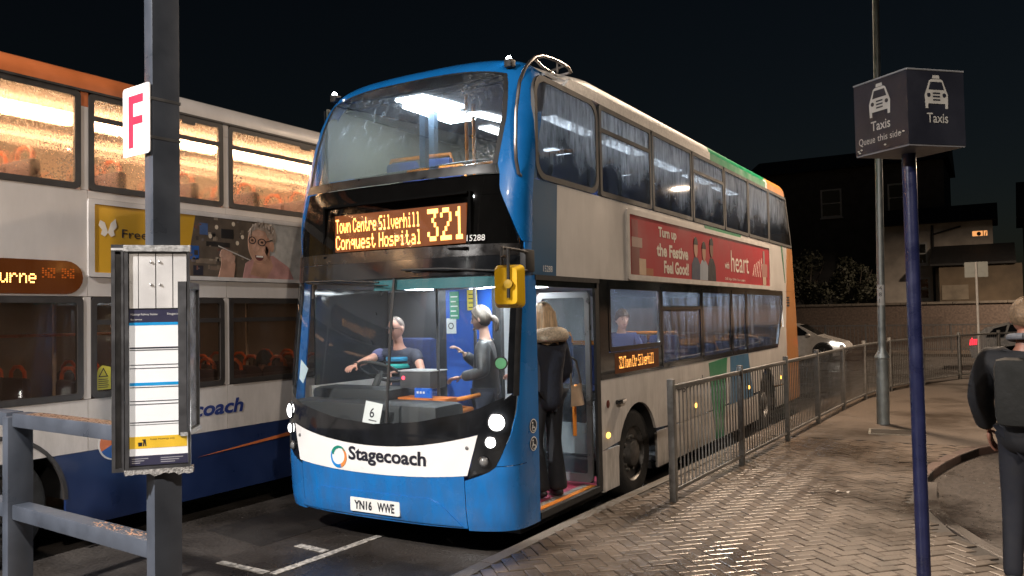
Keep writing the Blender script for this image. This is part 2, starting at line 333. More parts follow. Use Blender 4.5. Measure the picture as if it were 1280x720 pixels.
KL = [(1.33, -1.3), (1.32, -.75), (1.35, 1.0), (1.45, 3.1), (1.53, 6), (1.60, 9), (1.66, 12), (1.95, 14.2), (2.7, 16.4), (3.5, 18.9), (4.3, 20.6), (6, 22.2), (12, 23.5)]
KR = [(12, 9.2), (7, 8.6), (5.6, 8.0), (4.9, 7.4), (4.45, 6.7), (4.15, 5.7), (4.0, 4.8), (3.95, 4.1)]
KD = [(3.97, 3.6), (4.06, 2.8), (4.3, 2.0), (4.75, 1.2), (5.6, .4), (7, -.2), (12, -.9)]
NOSE = [(12, -16), (-1.95, -16), (-1.95, -2.72), (-1.7, -2.56)]
pav = empty('pavement', (0, 0, 0), 0, kind='structure')
outl = KL+KR+KD+NOSE
b = MB(); b.prism(outl, lambda a, c, d: (a, c, d), .01, .190)
pavbase = b.build('pavement_bed', PAVB, pav, smooth=False)
# surface further off, where the blocks can no longer be told apart
FAR = [(1.55, 6.6), (1.60, 9), (1.66, 12), (1.95, 14.2), (2.7, 16.4), (3.5, 18.9), (4.3, 20.6), (6, 22.2), (12, 23.5), (12, 9.2), (7, 8.6), (5.6, 8.0), (4.9, 7.4), (4.45, 6.7), (4.40, 6.6)]
MB().prism(FAR, lambda a, c, d: (a, c, d), .191, .2).build('far_paving', wetmat('far_paving', (.070, .052, .038), .3, .65, .4, 30, .35, wet=.54), pav, smooth=False)
def inpoly(x, y, P):
    c = False; j = len(P)-1
    for i in range(len(P)):
        if (P[i][1] > y) != (P[j][1] > y) and x < (P[j][0]-P[i][0])*(y-P[i][1])/(P[j][1]-P[i][1])+P[i][0]: c = not c
        j = i
    return c
inner = [(x+.14, y) for x, y in KL if y < 6.6]+[(1.68, 6.6), (4.33, 6.6)]+[(x-.12, y) for x, y in KR if y < 6.6]+[(x-.1, y) for x, y in KD]+[(12, -4.2), (-1.8, -4.2), (-1.8, -2.85), (1.2, -1.55)]
def paver_geo(L, Wd, top=.008, c=.008, dp=.03):
    a, d = L/2-.0038, Wd/2-.0038
    v = [(-a, -d, -dp), (a, -d, -dp), (a, d, -dp), (-a, d, -dp), (-a, -d, top-c*.36), (a, -d, top-c*.36), (a, d, top-c*.36), (-a, d, top-c*.36), (-a+c, -d+c, top), (a-c, -d+c, top), (a-c, d-c, top), (-a+c, d-c, top)]
    f = [(8, 9, 10, 11)]+[(i, (i+1) % 4, 4+(i+1) % 4, 4+i) for i in range(4)]+[(4+i, 4+(i+1) % 4, 8+(i+1) % 4, 8+i) for i in range(4)]
    return [Vector(p) for p in v], f
pv, pf = paver_geo(.2, .1)
pm = MB().add(pv, pf).mesh('paver', PAVE, smooth=False)
spots = []
A45 = math.radians(45); ca, sa = math.cos(A45), math.sin(A45)
for k in range(-130, 131):
    for q in range(-40, 41):
        for kind in (0, 1):
            u = (k+2*q+(1 if kind == 0 else .5))*.1; v = (k-2*q+(.5 if kind == 0 else 2))*.1
            x = 2.5+u*ca-v*sa; y = 1.5+u*sa+v*ca
            if not inpoly(x, y, inner): continue
            pr = project((x, y, .2))
            if pr is None or not (-60 < pr[0] < 1400 and pr[1] < 830): continue
            spots.append((pr[2], x, y, A45 if kind == 0 else A45+math.pi/2, 0 <= pr[0] <= 1280 and pr[1] <= 725))
spots.sort(key=lambda s: (not s[4], s[0]))
rest = MB()
for i, (d, x, y, a, vis) in enumerate(spots):
    rx, ry, dz = random.gauss(0, .007), random.gauss(0, .007), .192+random.gauss(0, .0016)
    if i < 300:
        put('paver', pm, pav, (x, y, dz), (rx, ry, a))
    else:
        M4 = Matrix.Translation((x, y, dz)) @ Euler((rx, ry, a)).to_matrix().to_4x4()
        rest.add([M4 @ p for p in pv[4:]], [(4, 5, 6, 7)]+[(j, (j+1) % 4, 4+(j+1) % 4, 4+j) for j in range(4)])
tag(rest.build('paving_blocks', PAVE, pav, smooth=False), kind='stuff')
def kerb_run(P, wd, ln, inset, m, top=.2, name='kerbstone', par=pav, z0=-.02):
    # walk the polyline, one stone per ln metres, body on the left (inset>0) side
    pts = [Vector((*p, 0)) for p in P]; seg = []
    for a, c in zip(pts, pts[1:]): seg.append((a, c, (c-a).length))
    tot = sum(s[2] for s in seg); n = int(tot/ln)
    def at(t):
        for a, c, L in seg:
            if t <= L+1e-6: return a+(c-a)*(t/L)
            t -= L
        return seg[-1][1]
    for i in range(n):
        p, q = at(i*ln), at((i+1)*ln-.006); d = (q-p); L = d.length; d.normalize(); nn = Vector((-d.y, d.x, 0))*inset
        g = .012; r = .022
        b = MB(); prof = [(0, z0), (0, top-r), (r*.3, top-r*.3), (r, top), (wd, top), (wd, z0)]
        b.prism(prof, lambda a, c, dd: tuple(p+nn*a+d*dd+Vector((0, 0, c+random.gauss(0, .0006)))), 0, L)
        b.build(name, m, par, smooth=False)
kerb_run(KL[:7], .13, .915, -1, KERB)
kerb_run(list(reversed(KR)), .12, .62, 1, KERBR)
kerb_run([(3.96, 4.05)]+KD[:6], .11, .6, 1, wetmat('kerb_flush', (.075, .060, .050), .2, .5, .6, 90, .3, island=True, wet=.53), top=.192)
taxi = MB().prism([(12, 9.2), (7, 8.6), (5.6, 8.0), (4.9, 7.4), (4.45, 6.7), (4.15, 5.7), (4.0, 4.8), (3.95, 4.1)]+KD, lambda a, c, d: (a, c, d), .02, .10).build('taxi_lane', TAXI, None, kind='structure', smooth=False)
random.seed(31); b = MB(); _tp = KR+KD
for _k in range(5200):
    x, y = random.uniform(3.9, 6.2), random.uniform(.6, 7.6)
    if not inpoly(x, y, _tp): continue
    s_ = random.uniform(.004, .010); a_ = random.uniform(0, 6.28); c_, n_ = math.cos(a_)*s_, math.sin(a_)*s_
    b.add([(x+c_, y+n_, .0995), (x-n_, y+c_, .0995), (x-c_*.7-n_*.2, y-n_*.7-c_*.4, .0995), (x+random.uniform(-.3, .3)*s_, y, .1+s_*random.uniform(.35, .8))], [(0, 1, 3), (1, 2, 3), (2, 0, 3)])
tag(b.build('stone_chippings', wetmat('chippings', (.12, .10, .085), .08, .3, .1, 60, .5, island=True, wet=.45), taxi, smooth=False), kind='stuff')
# old repair patches, drips of oil and gum on the bay and pavement
for poly in ([(-1.9, -.2), (-1.0, -.35), (-.95, .9), (-1.85, 1.1)], [(.3, -.55), (1.0, -.62), (1.05, -.2), (.35, -.12)]): MB().prism(poly, lambda a, c, d: (a, c, d), .0005, .003).build('repair_patch', wetmat('asphalt_patch_%d' % len(MATS), (.026, .023, .021), .3, .55, 1.0, 60, .5, wet=.5), road, smooth=False)
for _k in range(46):
    x, y = random.uniform(1.6, 3.9), random.uniform(-1.2, 6); r_ = random.uniform(.010, .024)
    if inpoly(x, y, inner): MB().prism([(x+r_*random.uniform(.7, 1.2)*math.cos(t), y+r_*random.uniform(.7, 1.2)*math.sin(t)) for t in [i*math.pi/4 for i in range(8)]], lambda a, c, d: (a, c, d), .2015, .2035).build('gum_spot', mat('gum', (.035, .032, .03), .7), pav, smooth=False)
LINE = mat('road_paint', (.34, .32, .29), .6, 0, .65, 26, .3, 90)
def paint(poly, z, par, m=LINE):
    MB().prism(poly, lambda a, c, d: (a, c, d), z, z+.004).build('painted_line', m, par, smooth=False)
def strip(p, q, w, z, par, n=4):
    p, q = Vector(p), Vector(q); d = (q-p).normalized(); nn = Vector((-d.y, d.x))*w/2; L = (q-p).length
    t = 0
    for i in range(n):
        t1 = L*(i+1)/n; a, c = p+d*(t+.006), p+d*(t1-.006); t = t1
        paint([tuple(a-nn*random.uniform(.9, 1)), tuple(c-nn*random.uniform(.9, 1)), tuple(c+nn*random.uniform(.9, 1)), tuple(a+nn*random.uniform(.9, 1))], z, par)
strip((-.30, -.86), (-.27, .44), .085, .002, road, 5)
strip((-.95, -.84), (-.36, -.86), .085, .002, road, 3)
strip((-.73, -.17), (-.35, -.20), .085, .002, road, 2)
strip((4.52, 1.86), (4.95, 1.93), .1, .101, taxi, 1)
# man-hole cover and litter
mh = empty('manhole_cover', (3.34, 7.55, .2), .1, 'rectangular metal manhole cover set in the pavement near the lamp column', 'manhole cover')
MB().ring(rrect(-.36, .36, -.27, .27, .01, 1), rrect(-.33, .33, -.24, .24, .01, 1), lambda a, c, d: (a, c, d), -.006, .006).build('frame', mat('worn_steel', '#8a8880', .4, .6), mh)
MB().box((-.325, -.235, -.006), (.325, .235, .003)).build('plate', mat('dark_steel', '#2c2722', .55, .5, .3, 20, .4, 120), mh)
MB().grid(lambda u, v: (3.24+.11*u+.02*v, 3.1+.07*v-.02*u, .203+.012*math.sin(5*u+3*v)), 5, 4).build('paper_scrap', mat('paper_grey', '#b9b2a8', .8), None, 'crumpled pale scrap of paper lying on the block paving', 'litter')
# ---------------------------------------------------------------- double-decker bus, main
BW = 1.275
BLUE = mat('bus_blue', (.006, .165, .50), .30, 0, .10, 3, .16, 170, coat=.5, rvar=.1, dirt=.45)
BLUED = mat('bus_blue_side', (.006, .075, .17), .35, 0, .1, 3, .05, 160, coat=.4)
WHITE = mat('bus_white', (.66, .63, .60), .38, 0, .08, 2.5, .04, 9, coat=.3, dirt=.75)
ROOFW = mat('roof_white_wet', (.72, .70, .67), .42, 0, .15, 30, .5, 140, coat=.3)
BANDW = mat('band_white', (.80, .79, .78), .35, 0, .04, 4, coat=.4)
BLACK = mat('gloss_black', (.010, .011, .013), .12, 0, .3, 6, coat=.7, rvar=.06)
RUBBER = mat('rubber_black', (.018, .018, .019), .6, 0, .25, 20)
GREEN = mat('livery_green', (.008, .20, .085), .38, 0, .08, 4, coat=.3)
TEAL = mat('livery_teal', (.03, .14, .27), .38, 0, .08, 4, coat=.3)
ORANGE = mat('livery_orange', (.50, .20, .045), .38, 0, .08, 4, coat=.3)
GREY = mat('interior_grey', (.22, .23, .25), .6, 0, .15, 5)
DGREY = mat('interior_dark', (.016, .017, .019), .6, 0, .2, 6)
PALE = mat('interior_pale', (.55, .56, .57), .6, 0, .08, 4)
INK = mat('ink_dark', (.012, .012, .022), .5)
PAPER = mat('paper_white', (.75, .75, .74), .7, 0, .04)
CHROME = mat('chrome', (.75, .74, .73), .15, 1.0, .05)
LEDM = emat('led_amber', (1.0, .42, .10), 5.5)
LEDG = emat('led_panel_glow', (1.0, .22, .015), .16)
CLEAR = glassmat('clear_glass', (.93, .97, .97), mist=.03, mistcol=(.8, .85, .9), scale=9, stretch=.08, lo=.5, hi=.75, gl=.9)
UPFRONT = glassmat('upper_screen_glass', (.86, .90, .90), mist=.36, mistcol=(.75, .84, .92), scale=16, stretch=.5, lo=.50, hi=.76, drops=.45, zfade=(3.3, 3.8), blur=.10, bfac=.6)
UPSIDE = glassmat('upper_side_glass', (.34, .36, .38), mist=.90, mistcol=(.80, .83, .87), scale=17, stretch=.22, lo=.22, hi=.62, drops=.22, dscale=48, dropcol=(.30, .32, .35), zfade=(3.35, 3.8))
LOWSIDE = glassmat('lower_side_glass', (.50, .53, .57), mist=.34, mistcol=(.62, .68, .80), scale=8, stretch=.16, lo=.42, hi=.72, drops=.1)
LOWCLEAR = glassmat('lower_side_glass_clear', (.94, .96, .98), mist=.025, mistcol=(.6, .7, .9), scale=5, stretch=.3, lo=.42, hi=.72)
ZP = [.24, .32, .42, .7, 1.0, 1.3, 1.7, 2.2, 2.6, 3.0, 3.27, 3.6, 3.9, 4.1, 4.2, 4.26, 4.31, 4.35, 4.37]
PP = [.07, .045, .03, .01, .01, .03, .07, .13, .18, .22, .28, .38, .48, .56, .61, .65, .71, .80, .92]
def Pz(z): return lerp(z, ZP, PP)
def Bz(z): return lerp(z, [0, 2.2, 3.2, 4.3], [.45, .45, .40, .40])
def U(x): return math.copysign(2/math.pi*math.asin(min(1, (min(abs(x), BW)/BW)**1.5)), x)
def Tz(z): return lerp(z, [3.7, 3.9, 4.05, 4.15, 4.22, 4.3, 4.37], [1, .988, .965, .935, .90, .82, .68])
def su(u, z, off=0.):
    th = abs(u)*math.pi/2; x = BW*Tz(z)*math.sin(th)**(2/3); y = Pz(z)+Bz(z)*(1-max(0, math.cos(th))**(2/3))
    # outward normal of the plan curve
    nx = (min(1, x/BW))**2/BW; ny = -(max(0, 1-(y-Pz(z))/Bz(z)))**2/Bz(z); k = math.hypot(nx, ny) or 1
    return Vector((math.copysign(x+nx/k*off, u) if u else 0, y+ny/k*off, z))
def sx(x, z, off=0.): return su(U(x), z, off)
def patch(xl, xr, z0, z1, name, m, par, off=0., nu=16, nv=10, th=.012):
    """piece of the front skin between the edges xl(z), xr(z)"""
    b = MB()
    def fn(u, v, o):
        z = z0+(z1-z0)*v; a, c = U(xl(z)), U(xr(z)); return su(a+(c-a)*u, z, o)
    b.grid(lambda u, v: fn(u, v, off), nu, nv)
    # rim, so that the skin has thickness
    n = len(b.v); b.v += [tuple(fn(i/nu, j/nv, off-th)) for i in range(nu+1) for j in range(nv+1)]
    def e(i, j): return i*(nv+1)+j
    edge = [(e(i, 0), e(i+1, 0)) for i in range(nu)]+[(e(nu, j), e(nu, j+1)) for j in range(nv)]+[(e(i+1, nv), e(i, nv)) for i in reversed(range(nu))]+[(e(0, j+1), e(0, j)) for j in reversed(range(nv))]
    for p, q in edge: b.f.append((p, q, n+q, n+p)); b.mi.append(0)
    o = bpy.data.objects.new(name, b.mesh(name, m, True, 40)); COL.objects.link(o); o.parent = par; return o
def patchz(x0, x1, zb, zt, name, m, par, off=0., nu=20, nv=8):
    b = MB()
    def fn(u, v):
        x = x0+(x1-x0)*u; return sx(x, zb(x)+(zt(x)-zb(x))*v, off)
    b.grid(fn, nu, nv); return b.build(name, m, par, angle=60)
K = lambda *p: (lambda z: lerp(z, [a for a, c in p], [c for a, c in p]))
bus = empty('double_decker_bus', (0, 0, 0), 0, 'blue and white double-decker bus showing 321 with its front door open', 'bus')
# --- lower front
patchz(-.90, .90, lambda x: .26+.01*x*x, lambda x: .655+.045*(x/.9)**2, 'bumper', BLUE, bus, nu=24)
patch(K((.285, -.95), (.46, -.74), (.50, -.62)), K((.285, .86), (.46, .68), (.50, .56)), .285, .495, 'bumper_lip', BLUE, bus, off=.013, nu=24, nv=5, th=.02)
edgeR = [(.25, .905), (.672, .905), (.681, .937), (.707, 1.045), (.758, 1.139), (.862, 1.187), (1.014, 1.237), (1.217, 1.262), (1.365, 1.266), (2.3, 1.268)]
for s in (1, -1):
    eo = K(*[(z, s*x) for z, x in edgeR])
    en = lambda z, s=s: s*BW
    patch(eo if s > 0 else en, en if s > 0 else eo, .25, .775, 'bumper_corner', BLUE, bus, nu=14, nv=14)
    patch(eo if s > 0 else en, en if s > 0 else eo, .782, 2.62, 'front_corner_panel', BLUE, bus, nu=8, nv=26)
    # headlight cluster
    ci = K((.681, s*.934), (1.048, s*1.02), (1.2, s*1.10), (1.365, s*1.25)); co = K(*[(z, s*(x-.004)) for z, x in edgeR])
    cl = patch(ci if s > 0 else co, co if s > 0 else ci, .684, 1.362, 'headlight_cluster', BLACK, bus, off=-.006, nu=8, nv=16)
    for j, (hx, hz, r, mm) in enumerate(((1.155, 1.135, .060, emat('headlight_beam', (1, .98, .94), 26)), (1.115, .977, .040, emat('headlight_low', (1, .98, .94), 9)), (1.062, .823, .034, mat('lamp_clear', (.4, .4, .4), .15, .6)))):
        c = sx(hx, hz, .004); nrm = (sx(hx, hz, .01)-sx(hx, hz)).normalized(); c.x *= s; nrm.x *= s
        nrm = (nrm+Vector((0, -.5, 0))).normalized()
        M4 = Matrix.Translation(c) @ nrm.to_track_quat('Z', 'Y').to_matrix().to_4x4()
        b = MB(); b.lathe([(r*1.28, 0), (r*1.3, .012), (r*1.12, .016), (r*1.05, .008)], (0, 0, 0), n=24); b.v = [tuple(M4 @ Vector(v)) for v in b.v]; rim = b.build('lamp_rim', mat('lamp_bezel', (.09, .09, .095), .2, .6), cl)
        b = MB(); b.lathe([(r*1.05, .006), (r*.8, .016), (r*.4, .022), (.0005, .024)], (0, 0, 0), n=24); b.v = [tuple(M4 @ Vector(v)) for v in b.v]; b.build('headlight', mm, cl)
        if j == 0:
            ld = bpy.data.lights.new('headlight_light', 'SPOT'); ld.energy = 25; ld.spot_size = math.radians(110); ld.spot_blend = .8; ld.shadow_soft_size = .05
            lo = bpy.data.objects.new('headlight_light', ld); COL.objects.link(lo); lo.parent = bus; lo.location = c+nrm*.05; lo.rotation_euler = Vector((0, -1, -.12)).to_track_quat('-Z', 'Y').to_euler()
wt = lambda x: .90+.13*(abs(x)/1.0)**2; wb = lambda x: .658+.045*(x/.9)**2
b = MB()
def wfn(u, v):
    z = .66+.37*v; xi = lerp(v, [0, 1], [.93, 1.018]); x = -xi+2*xi*u; return sx(x, wb(x)+(wt(x)-wb(x))*v, .004)
b.grid(wfn, 30, 8); wband = b.build('white_band', BANDW, bus, angle=60)
text('Stagecoach', lambda a, c: sx(-.275+a, .728+c, .009), INK, wband, w=.835, h=.155, bold=.028)
# swirl emblem
for a0, a1, m, w0, w1 in ((35, 165, mat('swirl_green', (.01, .22, .17), .4), .012, .036), (-80, 55, mat('swirl_orange', (.75, .26, .07), .4), .036, .02), (155, 290, mat('swirl_blue', (.01, .22, .6), .4), .012, .034)):
    b = MB(); n = 22; v = []
    for i in range(n+1):
        t = i/n; an = math.radians(a0+(a1-a0)*t); wd_ = w0+(w1-w0)*t
        for r in (.098, .098-wd_): v.append(sx(-.394+r*.98*math.cos(an), .779+r*math.sin(an), .0085))
    b.add(v, [(2*i, 2*i+1, 2*i+3, 2*i+2) for i in range(n)]); b.build('emblem', m, wband)
for s in (-1, 1):
    c = sx(.93*s, .93, .006); MB().ball(c, (.016, .006, .016)).build('fixing', mat('fix_grey', '#777777', .4, .3), wband)
# number plate
pl = MB().prism(rrect(-.272, .275, .318, .440, .012), lambda a, c, d: (a, Pz(.38)+.004-.024+d, c), 0, .012).build('number_plate', mat('plate_white', (.75, .75, .72), .4), bus)
for st, xa, wd_ in (('YN16', -.225, .20), ('WWE', .035, .185)):
    text(st, lambda a, c, xa=xa: (xa+a, Pz(.38)-.0225, .338+c), INK, pl, w=wd_, h=.078, bold=.03)
# --- windscreen
gb = lambda x: lerp(abs(x), [0, .45, .9, 1.03, 1.25], [1.085, 1.12, 1.21, 1.25, 1.36])
b = MB()
def sur(u, v):
    x = -1.20+2.40*u; zl = wt(x)+.006 if abs(x) < 1.018 else lerp(abs(x), [1.018, 1.1, 1.2], [1.04, 1.2, 1.31])
    return sx(x, zl+(gb(x)-zl)*v, -.004)
b.grid(sur, 40, 5); b.build('screen_surround', BLACK, bus, angle=60)
ws = patchz(-1.245, 1.245, lambda x: gb(x), lambda x: 2.34, 'windscreen', CLEAR, bus, off=-.004, nu=44, nv=12)
patch(lambda z: .135, lambda z: .160, 1.10, 2.34, 'screen_divider', RUBBER, ws, off=.006, nu=2, nv=10)
for s in (-1, 1):
    patch((lambda z: 1.245) if s > 0 else (lambda z: -1.266), (lambda z: 1.266) if s > 0 else (lambda z: -1.245), 1.34, 2.36, 'screen_pillar', RUBBER, bus, off=.002, nu=4, nv=8)
    patch((lambda z: 1.215) if s > 0 else (lambda z: -1.244), (lambda z: 1.244) if s > 0 else (lambda z: -1.215), 1.36, 2.33, 'screen_edge_print', BLACK, ws, off=.002, nu=3, nv=10)
# wipers: parked along the top edge
for x0, x1, z0, z1 in ((-.95, .0, 2.35, 2.31), (.25, 1.12, 2.41, 2.37)):
    w_ = MB().tube([sx(x0, z0, .03), sx((x0+x1)/2, (z0+z1)/2+.012, .05), sx(x1, z1, .03)], .009).build('wiper', RUBBER, bus)
    MB().tube([sx(x0+.1, z0-.02, .018), sx(x1+.1 if x1 < 1 else 1.16, z1-.03, .018)], .006).build('wiper_blade', RUBBER, w_)
# --- destination mask
mask_in = K((2.30, 1.262), (2.629, 1.25), (2.795, 1.209), (3.068, 1.113), (3.2, 1.105), (3.262, 1.075))
mi = lambda z: mask_in(z); mn = lambda z: -mask_in(z)
patch(mn, mi, 2.345, 2.50, 'header_panel', BLACK, bus, nu=30, nv=4)
patch(mn, mi, 2.502, 2.60, 'header_trim', mat('satin_black', (.013, .012, .012), .22, 0, .3, 12, coat=.4), bus, off=.001, nu=30, nv=3)
MASKB = mat('mask_matt', (.005, .005, .005), .9, spec=0.)
patch(mn, lambda z: -.70, 2.602, 3.02, 'destination_surround', MASKB, bus, off=-.02, nu=8, nv=6)
patch(lambda z: .845, mi, 2.602, 3.02, 'destination_surround', MASKB, bus, off=-.02, nu=8, nv=6)
patch(mn, mi, 3.022, 3.20, 'destination_surround', MASKB, bus, off=-.02, nu=30, nv=4)
patch(mn, mi, 2.603, 3.20, 'destination_glass', glassmat('dark_tint', (.90, .88, .86), gl=.9), bus, off=.0, nu=34, nv=8, th=.002)
cav = MB().box((-.73, .33, 2.56), (.88, .38, 3.05)).box((-.75, .22, 2.56), (-.73, .38, 3.05)).box((.88, .24, 2.56), (.90, .38, 3.05)).box((-.73, .22, 3.03), (.88, .38, 3.05)).box((-.73, .2, 2.56), (.88, .38, 2.58))
cav.build('destination_box', MASKB, bus)
dsp = MB().box((-.68, .305, 2.625), (.815, .325, 2.965)).build('destination_display', mat('led_board', (.02, .008, .004), .5, emit=(1, .22, .015), es=.20), bus)  # board glows dim orange, standing in for the halo round the letters
fd = lambda a, c: (a, .300, c)
ledtext('Town Centre Silverhill', fd, -.665, 2.80, .0079, .0185, LEDM, dsp, 1.0); ledtext('Conquest Hospital', fd, -.665, 2.645, .0102, .0185, LEDM, dsp, 1.0)
ledtext('321', fd, .405, 2.66, .0232, .0400, LEDM, dsp, 1.0)
text('15288', lambda a, c: sx(.862+a, 2.628+c, .004), PAPER, bus, w=.155, h=.052, name='fleet_number')
# --- upper screen and blue surround
ub = lambda x: 3.285; ut = lambda x: 4.14-.02*x*x
patch(K((3.20, -1.085), (3.29, -1.06)), K((3.20, 1.085), (3.29, 1.06)), 3.203, 3.283, 'upper_screen_sill', mat('sill_rubber', (.012, .012, .012), .35, 0, .3, 8), bus, off=.012, nu=30, nv=3)
zt = lambda x: 4.205-.085*(x/1.06)**2
b = MB(); gx = K((3.28, 1.045), (3.7, 1.062), (4.25, 1.05))
def uwf(u, v):
    a = 2*u-1; z = 3.285+(zt(a*1.05)-3.285)*v; return su(U(gx(z))*a, z, -.004)
b.grid(uwf, 34, 14); uws = b.build('upper_windscreen', UPFRONT, bus, angle=60)
b = MB(); b.grid(lambda u, v: su(U(1.084)*(2*u-1), zt((2*u-1)*1.05)+.012+(4.222-.012-zt((2*u-1)*1.05))*v, .0), 34, 5); b.build('upper_header_panel', BLUE, bus, angle=60)
b = MB(); b.grid(lambda u, v: su(U(1.084)*(2*u-1), zt((2*u-1)*1.05)-.004+.018*v, .002), 34, 1); b.build('upper_screen_header', RUBBER, bus, angle=60)
for s in (-1, 1):
    g = K((3.28, 1.045), (3.7, 1.062), (4.14, 1.05)); e1 = lambda z, g=g: g(z)-.004; e2 = lambda z, g=g: g(z)+.035
    n1 = lambda z: -e2(z); n2 = lambda z: -e1(z)
    patch(e1 if s > 0 else n1, e2 if s > 0 else n2, 3.285, 4.125, 'upper_screen_seal', RUBBER, bus, off=.003, nu=3, nv=14)
    pin = K((2.625, 1.262), (2.795, 1.212), (3.068, 1.116), (3.2, 1.107), (3.29, 1.082), (3.7, 1.098), (4.15, 1.085)); pno = lambda z: -pin(z)
    patch(pin if s > 0 else (lambda z: -BW), (lambda z: BW) if s > 0 else pno, 2.624, 4.222, 'upper_corner_panel', BLUE, bus, off=.004, nu=14, nv=34)
# --- roof: rings following the plan outline
YR = 11.19
def rear_y(z): return lerp(z, [.2, 1.2, 3.2, 4.0, 4.22, 4.37], [11.22, 11.22, 10.90, 10.62, 10.50, 10.30])
def outline(z, inset, nf=18, ns=40):
    pts = []
    w = BW-inset
    for i in range(2*nf+1):
        u = -1+i/nf; p = su(u, z); pts.append((p.x*min(w, BW*Tz(z))/(BW*Tz(z)), p.y, z))
    y0 = pts[-1][1]; y1 = rear_y(z); x0 = pts[-1][0]; ylist = [y0+.05*k for k in range(1, 20)]; ylist += [ylist[-1]+(y1-.25-ylist[-1])*i/ns for i in range(1, ns)]
    def wx(y): t = min(1, (y-y0)/.8); t = t*t*(3-2*t); return x0+(w-x0)*t
    for y in ylist: pts.append((wx(y), y, z))
    for i in range(0, nf+1):
        t = math.pi/2*(1-2*i/nf); s_ = math.sin(t); c_ = math.cos(t)
        pts.append((w*math.copysign(abs(s_)**.5, s_), y1-.25+.25*c_**.7 if c_ > 0 else y1-.25, z))
    for y in reversed(ylist): pts.append((-wx(y), y, z))
    return pts
b = MB(); rings = []
for k in range(9):
    ph = math.pi/2*k/8; z = 4.222+.146*math.sin(ph); rings.append(outline(z, .26*(1-math.cos(ph))))
n = len(rings[0])
for r in rings: b.v += r
for k in range(8):
    for i in range(n): 
        j = (i+1) % n; b.f.append((k*n+i, k*n+j, (k+1)*n+j, (k+1)*n+i))
        y = (rings[k][i][1]+rings[k][j][1])/2
        b.mi.append(0 if y < 1.02 else 1 if y < 5.75 else 2 if y < 8.9 else 1 if y < 9.03 else 3)
b.f.append(tuple(8*n+i for i in range(n))); b.mi.append(1)
b.build('roof', [BLUE, ROOFW, GREEN, ORANGE], bus, angle=50)
for s in (-1, 1):
    c = Vector((1.03*s, .70, 4.27)); MB().box((c.x-.035, c.y-.03, 4.19), (c.x+.035, c.y+.06, 4.262), None, .008).build('lamp_mount', RUBBER, bus)
    MB().ball(c, .024).build('marker_lamp', emat('marker_white', (.92, .97, 1), 40), bus)
# --- near side
NS = lambda X: (lambda a, c, d: (X+d, a, c))
def panel(poly, name, m, par=None, X=BW, th=.03, proud=0.):
    return MB().prism(poly, NS(X), -th, proud).build(name, m, par or bus)
def arch(cy, cz, r, n=14, a0=0, a1=math.pi): return [(cy+r*math.cos(a0+(a1-a0)*i/n), cz+r*math.sin(a0+(a1-a0)*i/n)) for i in range(n+1)]
# upper level: blue nose, white panel, orange tail
uy = lambda z: Pz(z)+Bz(z)
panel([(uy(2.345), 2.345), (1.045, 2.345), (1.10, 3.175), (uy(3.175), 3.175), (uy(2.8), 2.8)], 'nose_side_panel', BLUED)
panel([(1.048, 2.345), (5.6, 2.345), (5.6, 3.175), (1.103, 3.175)], 'upper_side_panel', WHITE)
panel([(5.604, 2.345), (10.30, 2.345), (10.42, 3.175), (5.604, 3.175)], 'upper_side_panel', WHITE)
panel([(10.304, 2.345), (11.02, 2.345), (10.88, 3.175), (10.424, 3.175)], 'tail_side_panel', ORANGE)
b = MB()
def trim(u, v):
    z = 3.18+1.042*v; y0 = uy(z)-.003; ye = lerp(z, [3.18, 3.9, 4.02, 4.09, 4.118, 4.155, 4.222], [.72, .74, .80, .90, 1.3, 1.4, 1.5]); ye = max(ye, y0+.012); y = y0+(ye-y0)*u; t = min(1, (y-y0)/.8); t = t*t*(3-2*t)
    return (BW*Tz(z)+(BW-BW*Tz(z))*t+.001, y, z)
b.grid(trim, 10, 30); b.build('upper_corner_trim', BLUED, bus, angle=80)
for y0, y1, m in ((1.28, 5.75, ROOFW), (5.752, 8.9, GREEN), (8.902, 9.03, ROOFW), (9.032, 10.35, ORANGE)): panel([(y0, 4.118), (y1, 4.118), (min(y1, 10.28), 4.221), (y0+(.12 if y0 < 2 else 0), 4.221)], 'cantrail', m, proud=.002)
# lower level
panel([(uy(.25)-.02, .25), (.665, .25), (.665, 2.34), (uy(2.34)-.01, 2.34), (uy(1.6)-.01, 1.6), (uy(.8)-.01, .8)], 'door_pillar_panel', BLUE)
panel([(.645, 2.30), (1.94, 2.30), (1.94, 2.343), (.645, 2.343)], 'door_header', RUBBER, proud=.012)
panel([(.66, 2.245), (1.9, 2.245), (1.9, 2.30), (.66, 2.30)], 'door_header', BLACK)
panel([(1.86, .26), (1.945, .26), (1.945, 2.30), (1.86, 2.30)], 'door_post', RUBBER)
a1 = arch(2.90, .47, .56, 16, math.pi, 0)
lowp = [(1.95, .235)]+[(1.95, 1.335), (4.35, 1.335), (4.35, .235)]+[p for p in reversed(a1) if p[1] > .235]
panel([(1.95, .235), (1.95, .64)]+[(2.37, .64)]+[p for p in a1 if p[1] <= .62 and p[0] < 2.9]+[(2.345, .235)], 'skirt_panel', WHITE)
pa = [p for p in a1 if p[1] >= .635]
panel([(1.95, .645), (1.95, 1.335), (4.35, 1.335), (4.35, .645)]+list(reversed(pa)), 'lower_side_panel', WHITE)
panel([(3.45, .235), (3.45, .45)]+[(3.44, .638), (4.35, .638), (4.35, .235)], 'skirt_panel', WHITE)
panel([(4.354, .235), (4.354, .638), (8.06, .638), (8.05, .235)], 'skirt_panel', WHITE)
a2 = arch(8.65, .47, .56, 16, math.pi, 0); pb = [p for p in a2 if p[1] >= .635]
